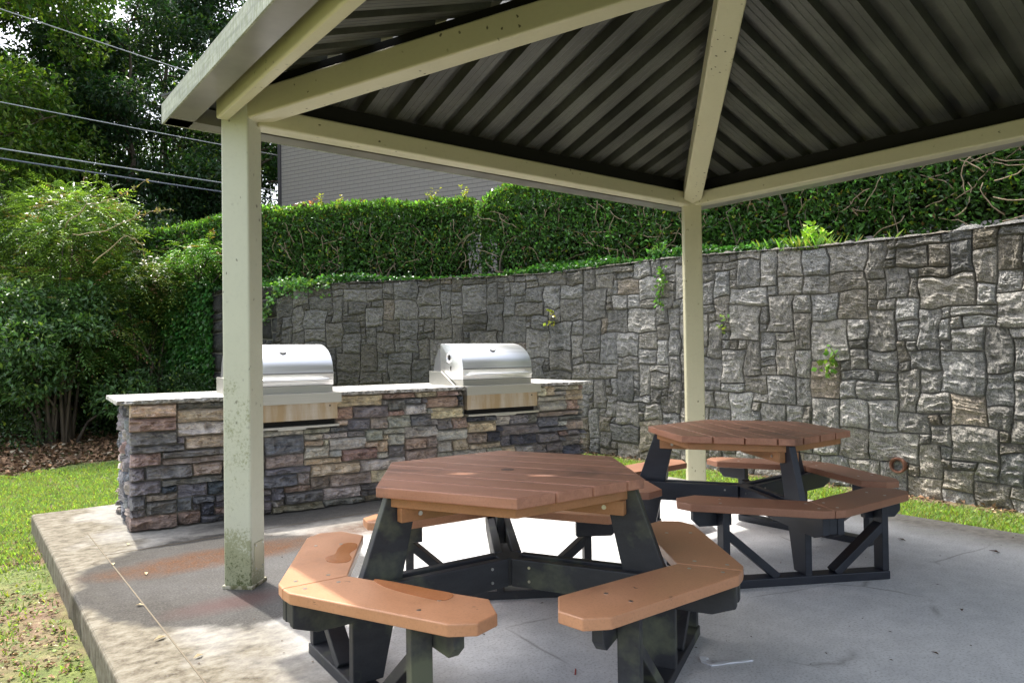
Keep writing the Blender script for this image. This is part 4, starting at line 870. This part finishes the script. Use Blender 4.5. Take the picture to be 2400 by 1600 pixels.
# rain water lying on two seat boards of the near table
wetm = lumber('wet_board', [(.3, (.40, .155, .06)), (.7, (.46, .19, .08))], .15, spec=.9)
def puddle(tb, a, pts, label):
    P = [tloc(tb, *rot(p, a), 0) for p in pts]; c = np.mean(np.array(P), 0); n_ = len(P); sm = []
    for i in range(n_):
        A_, B_ = Vector(P[i]), Vector(P[(i+1) % n_]); P0, P3 = Vector(P[i-1]), Vector(P[(i+2) % n_])
        for f in (0, .25, .5, .75): sm.append(.5*((2*A_)+(B_-P0)*f+(2*P0-5*A_+4*B_-P3)*f*f+(-P0+3*A_-3*B_+P3)*f**3))
    m = MB(); m.prism([(p.x-c[0], p.y-c[1]) for p in sm], 0, .0012); o = m.build('rain_puddle', wetm); o.location = (c[0], c[1], .4402)
    return tag(o, label, 'puddle', 'rain puddles on the near left seat')
al = 4*pi/3
puddle(tab, al, [(.645, .10), (.655, .18), (.625, .30), (.575, .42), (.535, .44), (.50, .40), (.535, .32), (.59, .2)], 'long wet streak along the inner edge of the front left seat board')
puddle(tab, al, [(.70, -.20), (.65, -.16), (.61, -.2), (.59, -.27), (.535, -.33), (.51, -.40), (.545, -.43), (.60, -.37), (.64, -.30), (.69, -.27)], 'small hooked wet patch on the left seat board nearest the near post')

# ------------------------------------------------------------------ grill counter
CO = (-2.717, 5.137); CR_ = radians(33); CL, CD, CHT = 4.05, .84, .905
isl = empty('grill_counter', (*CO, 0), CR_); tag(isl, 'long outdoor kitchen counter faced with multicoloured ledge stone under a pale granite top', 'counter')
G1, G2, GW = 1.09, 3.085, .41
PAL = [((.44, .365, .27), 7), ((.155, .158, .17), 4), ((.30, .25, .22), 5), ((.36, .345, .315), 8), ((.58, .53, .43), 9), ((.065, .072, .09), 3), ((.30, .215, .18), 2), ((.17, .16, .16), 5)]
def ct(i, u, v):
    z = float(fbm(u*1.1, v*2.2, 0, 91, 2)); c = random.choices([p[0] for p in PAL], [p[1]*math.exp(-((sum(p[0])/3-.24-z*.16)/.13)**2) for p in PAL])[0]; g = random.uniform(1.0, 1.5); return tuple(min(.8, x*g*random.uniform(.95, 1.05)) for x in c)
def cut(u0, u1, v0, v1): return any(u1 > g-GW+.03 and u0 < g+GW-.03 and v1 > .66 for g in (G1, G2))
t = NT('ledge_stone'); o = t.obj(); tc = t.attr(); n1 = t.noise(18, 6, .65, vec=o); n2 = t.noise(60, 4, .7, vec=o, scale=(1, 1, 2)); n3 = t.noise(5, 4, .6, vec=o)
c = t.mix(1.0, tc, t.ramp(n1, [(.3, (.6, .6, .62)), (.5, (1.0, 1.0, 1.0)), (.7, (1.4, 1.35, 1.28))]), 'MULTIPLY'); c = t.mix(t.ramp(n3, [(.5, 0.0), (.7, .4)]), c, (.17, .13, .095)); c = t.mix(t.ramp(n2, [(.35, .4), (.5, 0.0)]), c, (.04, .04, .045))
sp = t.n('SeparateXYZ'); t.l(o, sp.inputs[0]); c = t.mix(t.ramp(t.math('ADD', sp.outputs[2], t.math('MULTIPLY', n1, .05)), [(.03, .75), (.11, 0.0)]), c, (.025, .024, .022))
t.col(c); t.set(rough=.7, spec=.4); t.bump(t.mix(.45, n1, n2), .8, .018); LEDGE = t.m
def face(mapper, Ln, name, skip=None, seed=0):
    nu = int(round(Ln/.052)); SZ = [(3, 1), (4, 1), (6, 1), (7, 1), (8, 1), (9, 1), (3, 2), (4, 2), (6, 2), (7, 2), (2, 2), (6, 3), (8, 2), (2, 1), (5, 2)]
    WW = [3, 5, 6, 6, 4, 2, 6, 9, 9, 7, 2, 1, 8, 1, 3]; NV = 18; bl_ = np.zeros((nu, NV), bool); cu = Ln/nu; cv = CHT/NV
    if skip:
        for i in range(nu):
            for j in range(NV): bl_[i, j] = skip(i*cu, (i+1)*cu, j*cv, (j+1)*cv)
    rects = layout(nu, NV, SZ, WW, bl_)
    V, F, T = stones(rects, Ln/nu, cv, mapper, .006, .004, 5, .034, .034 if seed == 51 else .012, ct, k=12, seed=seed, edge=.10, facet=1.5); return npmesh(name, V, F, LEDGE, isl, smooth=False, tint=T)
face(lambda u, v, d: np.stack([u-.03, -d, v], -1), CL+.06, 'stone_facing', skip=lambda a, b, c, d: cut(a-.03, b-.03, c, d), seed=51)
face(lambda u, v, d: np.stack([-d, u, v], -1), CD, 'stone_facing', seed=52)
face(lambda u, v, d: np.stack([CL+d, u, v], -1), CD, 'stone_facing', seed=53)
face(lambda u, v, d: np.stack([u, CD+d*.5, v], -1), CL, 'stone_facing', seed=54)
mb = MB()
segs = [(0.004, G1-GW+.03), (G1+GW-.03, G2-GW+.03), (G2+GW-.03, CL-.004)]
for a, b in segs: mb.box(a, b, .004, CD, 0, CHT-.002)
for g in (G1, G2): mb.box(g-GW+.031, g+GW-.031, .004, CD, 0, .655)
mb.build('mortar_core', MORTAR, isl)
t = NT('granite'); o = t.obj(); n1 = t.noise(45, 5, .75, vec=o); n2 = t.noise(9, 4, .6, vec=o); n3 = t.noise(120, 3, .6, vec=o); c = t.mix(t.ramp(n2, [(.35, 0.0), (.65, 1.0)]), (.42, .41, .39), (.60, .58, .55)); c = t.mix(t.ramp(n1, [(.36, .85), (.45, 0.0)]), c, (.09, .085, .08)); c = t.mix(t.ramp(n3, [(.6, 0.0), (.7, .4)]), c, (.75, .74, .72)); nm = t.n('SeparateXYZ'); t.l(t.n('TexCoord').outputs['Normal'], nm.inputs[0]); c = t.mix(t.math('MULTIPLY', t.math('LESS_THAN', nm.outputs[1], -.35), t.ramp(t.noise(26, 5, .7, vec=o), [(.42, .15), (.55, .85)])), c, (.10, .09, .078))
t.col(c); t.set(rough=.45, spec=.5); t.bump(n1, .2, .004); GRAN = t.m
def slab_top(x0, x1, y0, y1, rough_front=True, rl=False, rr_=False):
    nx = max(4, int((x1-x0)/.018)); ny = max(3, int((y1-y0)/.03)); nz = 4; V, F = [], []
    def P(i, j, k):
        x = x0+(x1-x0)*i/nx; y = y0+(y1-y0)*j/ny; z = .906+.03*k/(nz-1)
        e = (j == 0 and rough_front)
        if e: y += .008*float(noise(x*34, z*60, 0, 5))+(.010 if k == 0 else 0)+.006*float(noise(x*90, z*80, 0, 6)); z += .002*float(noise(x*40, k, 0, 7))
        if (i == 0 and rl) or (i == nx and rr_): x += .004*float(noise(y*40, z*90, 0, 8))
        return (x, y, z)
    idx = {}
    def vid(i, j, k):
        if (i, j, k) not in idx: idx[(i, j, k)] = len(V); V.append(P(i, j, k))
        return idx[(i, j, k)]
    for i in range(nx):
        for j in range(ny):
            F.append((vid(i, j, nz-1), vid(i+1, j, nz-1), vid(i+1, j+1, nz-1), vid(i, j+1, nz-1))); F.append((vid(i, j, 0), vid(i, j+1, 0), vid(i+1, j+1, 0), vid(i+1, j, 0)))
        for k in range(nz-1): F.append((vid(i, 0, k), vid(i+1, 0, k), vid(i+1, 0, k+1), vid(i, 0, k+1))); F.append((vid(i, ny, k), vid(i, ny, k+1), vid(i+1, ny, k+1), vid(i+1, ny, k)))
    for j in range(ny):
        for k in range(nz-1): F.append((vid(0, j, k), vid(0, j, k+1), vid(0, j+1, k+1), vid(0, j+1, k))); F.append((vid(nx, j, k), vid(nx, j+1, k), vid(nx, j+1, k+1), vid(nx, j, k+1)))
    npmesh('countertop', V, np.array(F), GRAN, isl)
slab_top(-.11, G1-GW+.005, -.075, .95, rl=True); slab_top(G1+GW-.005, G2-GW+.005, -.075, .95); slab_top(G2+GW-.005, CL+.12, -.075, .95, rr_=True)
slab_top(G1-GW+.006, G1+GW-.006, .66, .95, False); slab_top(G2-GW+.006, G2+GW-.006, .66, .95, False)

def steel(name, rough, tan=False, base=(.72, .72, .71)):
    t = NT(name); o = t.obj(); n1 = t.noise(5, 4, .6, vec=o, scale=(.4, 6, 30)); n2 = t.noise(3.5, 5, .6, vec=o, scale=(3.5, 1, .5)); c = t.ramp(n1, [(.3, tuple(b*.85 for b in base)), (.7, base)])
    if tan: c = t.mix(t.ramp(n2, [(.25, .45), (.6, .95)]), c, (.38, .27, .145)); c = t.mix(t.ramp(t.noise(6, 5, .7, vec=o), [(.62, 0.0), (.75, .6)]), c, (.20, .13, .06))
    t.col(c); t.set(metal=1.0 if not tan else .6, rough=t.math('MULTIPLY_ADD', n1, .18, rough)); t.bump(n1, .05, .002); return t.m
STEEL = steel('hood_steel', .30, base=(.92, .92, .92)); STEELT = steel('stained_steel', .4, True); STEELD = steel('dark_steel', .4, base=(.30, .30, .31)); STEELP = steel('panel_steel', .38, base=(.50, .49, .45))  # dark-toned steel for the hood seam, thermometer rim and rear housing
def make_grill():
    g = empty('built_in_grill'); W2 = .385
    # hood, profile (y, z)
    pr = [(.010, .995), (.002, 1.10)]+[(.36-.352*cos(a), 1.105+.228*sin(a)) for a in np.linspace(.03, pi/2, 14)]+[(.44, 1.333), (.455, 1.325), (.455, .995)]
    n_ = len(pr); m = MB(); vs = [(-W2, y, z) for y, z in pr]+[(W2, y, z) for y, z in pr]; m.add(vs, [tuple(range(n_-1, -1, -1)), tuple(range(n_, 2*n_))]+[(i, (i+1) % n_, n_+(i+1) % n_, n_+i) for i in range(n_)])
    hood = m.build('hood', STEEL, g, bevel=.004, autos=True)
    m = MB(); m.tube([(-.36, 0, 1.035), (-.345, -.045, 1.04), (-.30, -.062, 1.042), (.30, -.062, 1.042), (.345, -.045, 1.04), (.36, 0, 1.035)], [.010, .011, .0125, .0125, .011, .010], 12); m.build('handle', STEEL, hood, smooth=True)
    m = MB(); m.box(-W2-.001, W2+.001, -.006, .004, 1.088, 1.1); m.build('hood_seam', STEELD, hood)
    a = .80; c = Vector((0, .36-.352*cos(a), 1.105+.228*sin(a))); nn = Vector((0, -cos(a)*.228, sin(a)*.352)).normalized(); m = MB(); m.tube([c-nn*.004, c+nn*.012], .032, 24); th = m.build('thermometer', STEELD, hood, bevel=.003, autos=True)
    m = MB(); m.tube([c+nn*.0121, c+nn*.0132], .025, 24); t = NT('dial_face'); t.col((.75, .75, .73)); t.set(rough=.3); m.build('dial', t.m, th)
    # round rotisserie hole with its ring and a slot in the left cheek
    for sx in (-1, 1):
        m = MB(); P = [(sx*(W2+.003), .27+.047*cos(q), 1.20+.047*sin(q)) for q in np.linspace(0, 2*pi, 25)]; m.tube(P, .005, 6); m.build('vent_ring', STEEL, hood, smooth=True)
        m = MB(); m.tube([(sx*(W2-.001), .27, 1.20), (sx*(W2+.002), .27, 1.20)], .026, 16); m.tube([(sx*(W2-.001), .235, 1.105), (sx*(W2+.002), .235, 1.105)], .006, 8); m.tube([(sx*(W2+.001), .238, 1.12), (sx*(W2+.001), .243, 1.10), (sx*(W2+.001), .24, 1.075)], .005, 6); m.build('vent_opening', VOID, hood)
    # firebox, front ledge, lower panel, drip tray
    m = MB(); m.box(-W2+.005, W2-.005, .012, .46, .66, .993); m.build('firebox', STEELP, g, bevel=.003)
    m = MB(); m.box(-GW, GW, -.115, .009, .857, .9375); m.box(-GW, -W2+.003, .0092, .63, .937, .9395); m.box(W2-.003, GW, .0092, .63, .937, .9395); m.build('front_ledge', STEELP, g, bevel=.003)
    m = MB(); m.box(-W2-.004, W2+.004, -.075, .011, .722, .8565); o = m.build('control_panel', STEELT, g, bevel=.003)
    m = MB(); m.tube([(W2-.06, -.076, .83), (W2-.06, -.0765, .83)], .007, 10); m.build('panel_hole', VOID, o)
    m = MB(); m.box(-W2+.01, W2-.01, -.03, .011, .68, .7215); m.build('recess', VOID, g)
    m = MB(); m.box(-W2-.004, W2+.01, -.098, .0, .662, .6795); m.box(-.10, .12, -.1005, -.0985, .652, .668); m.build('drip_tray', STEELP, g, bevel=.002)
    # rear hood housing and sloping side shields
    m = MB(); pr = [(.457, .942), (.457, 1.29), (.50, 1.285), (.57, 1.2), (.625, 1.06), (.64, .942)]; n_ = len(pr); vs = [(-W2+.006, y, z) for y, z in pr]+[(W2-.006, y, z) for y, z in pr]; m.add(vs, [tuple(range(n_)), tuple(range(2*n_-1, n_-1, -1))]+[(i, (i+1) % n_, n_+(i+1) % n_, n_+i) for i in range(n_)]); m.build('rear_housing', STEELD, g, bevel=.003)
    for sx in (-1, 1):
        x0, x1 = sorted((sx*(W2+.006), sx*(GW-.004))); pr = [(.14, .94), (.40, 1.065), (.66, 1.065), (.66, .94)]; n_ = 4; vs = [(x0, y, z) for y, z in pr]+[(x1, y, z) for y, z in pr]; m = MB(); m.add(vs, [tuple(range(n_)), tuple(range(2*n_-1, n_-1, -1))]+[(i, (i+1) % n_, n_+(i+1) % n_, n_+i) for i in range(n_)]); m.build('side_shield', STEELP, g, bevel=.002)
    return g
gr = make_grill()
def cpt(s, y, z=0): p = rot((s, y), CR_); return (CO[0]+p[0], CO[1]+p[1], z)
gr.location = cpt(G1, 0); gr.rotation_euler = (0, 0, CR_); tag(gr, 'left stainless steel grill, partly hidden by the near post, with rusty smears on its front', 'grill', 'stainless grills set into the counter')
g2 = copy_tree(gr); g2.location = cpt(G2, 0); g2['label'] = 'right stainless steel grill with its round side vent in view, near the far counter end'

# ------------------------------------------------------------------ small debris
n = 260; e_ = RNG.uniform(SE0+.05, SE1-.05, n); n_ = RNG.uniform(-3.5, 1.0, n); P = np.column_stack([P1[0]+EV[0]*e_+NV[0]*n_, P1[1]+EV[1]*e_+NV[1]*n_, np.full(n, .003)])
V, F = leaves(P, rdir(n)*np.array([1, 1, .1]), RNG.uniform(.006, .022, n), .5, .2, N=unit(rdir(n)*.2+np.array([0, 0, 1]))); T = np.array([(.07, .05, .035)])*np.exp(RNG.normal(0, .5, (n, 1)))
tag(npmesh('debris_specks', V, F, LITTER, tint=np.repeat(np.clip(T, .01, .6), 4, 0)), 'tiny specks of grit and leaf crumbs strewn over the slab', 'debris', kind='stuff')
rr = random.Random(11)
lf = [(-1.9, 3.6), (-2.1, 4.1), (-1.55, 3.2), (-1.75, 4.5), (-2.4, 4.3), (-1.3, 3.0), (-2.0, 3.1), (-2.55, 4.75), (.75, 2.2), (1.0, 2.35), (1.7, 2.9), (2.1, 3.4), (1.9, 3.9), (2.5, 4.6), (.35, 1.95), (.2, 2.15), (2.9, 4.3), (1.3, 2.6), (-.1, 4.3), (.5, 4.9)]
for i, (x, y) in enumerate(lf):
    P = np.array([(0, 0, .0)]); V, F = leaves(P, np.array([[cos(i*2.1), sin(i*2.1), .05]]), rr.uniform(.03, .065), .42, .35, N=np.array([[.1, .05, 1.0]])); pale = i < 8
    c = (.5, .40, .24) if pale else (.10, .055, .03); o = npmesh('fallen_leaf', V, F, LITTER, tint=np.repeat(np.array([c]), 4, 0)); o.location = (x, y, .005)
    tag(o, 'small pale dry leaf lying on the stained left part of the slab' if pale else 'small dark fallen leaf lying on the grey shaded part of the slab', 'leaf', 'pale leaves on the stained concrete' if pale else 'dark leaves on the grey concrete')
t = NT('white_plastic'); t.col((.72, .74, .78)); t.set(rough=.45); m = MB()
pts = [(-.075, .035), (-.095, .03), (-.10, .0), (-.075, -.03), (-.04, -.02), (.0, -.012), (.05, -.004), (.095, .008)]; wv = [.010, .014, .012, .011, .011, .008, .006, .008]; L_ = []; R2 = []
for i, p in enumerate(pts):
    q = pts[min(i+1, 7)]; r = pts[max(i-1, 0)]; d = Vector((q[0]-r[0], q[1]-r[1])).normalized(); L_.append((p[0]-d.y*wv[i], p[1]+d.x*wv[i])); R2.append((p[0]+d.y*wv[i], p[1]-d.x*wv[i]))
for i in range(7): m.hexa([(*R2[i], .001), (*R2[i+1], .001), (*L_[i+1], .001), (*L_[i], .001), (*R2[i], .004+.004*(i % 2)), (*R2[i+1], .004+.004*((i+1) % 2)), (*L_[i+1], .005), (*L_[i], .005)])
o = m.build('plastic_strip', t.m); o.location = (.845, 2.87, 0); o.scale = (1.0, 1.0, 1)
tag(o, 'crumpled white plastic strip, hook shaped, on the concrete right of the near table', 'litter')
t = NT('red_straw'); t.col((.35, .04, .03)); t.set(rough=.4); m = MB(); m.tube([(0, 0, .004), (.006, .045, .004)], .0028, 6); o = m.build('red_stick', t.m); o.location = (.225, 2.77, 0); tag(o, 'short red stick lying on the concrete between the two front legs of the near table', 'stick')
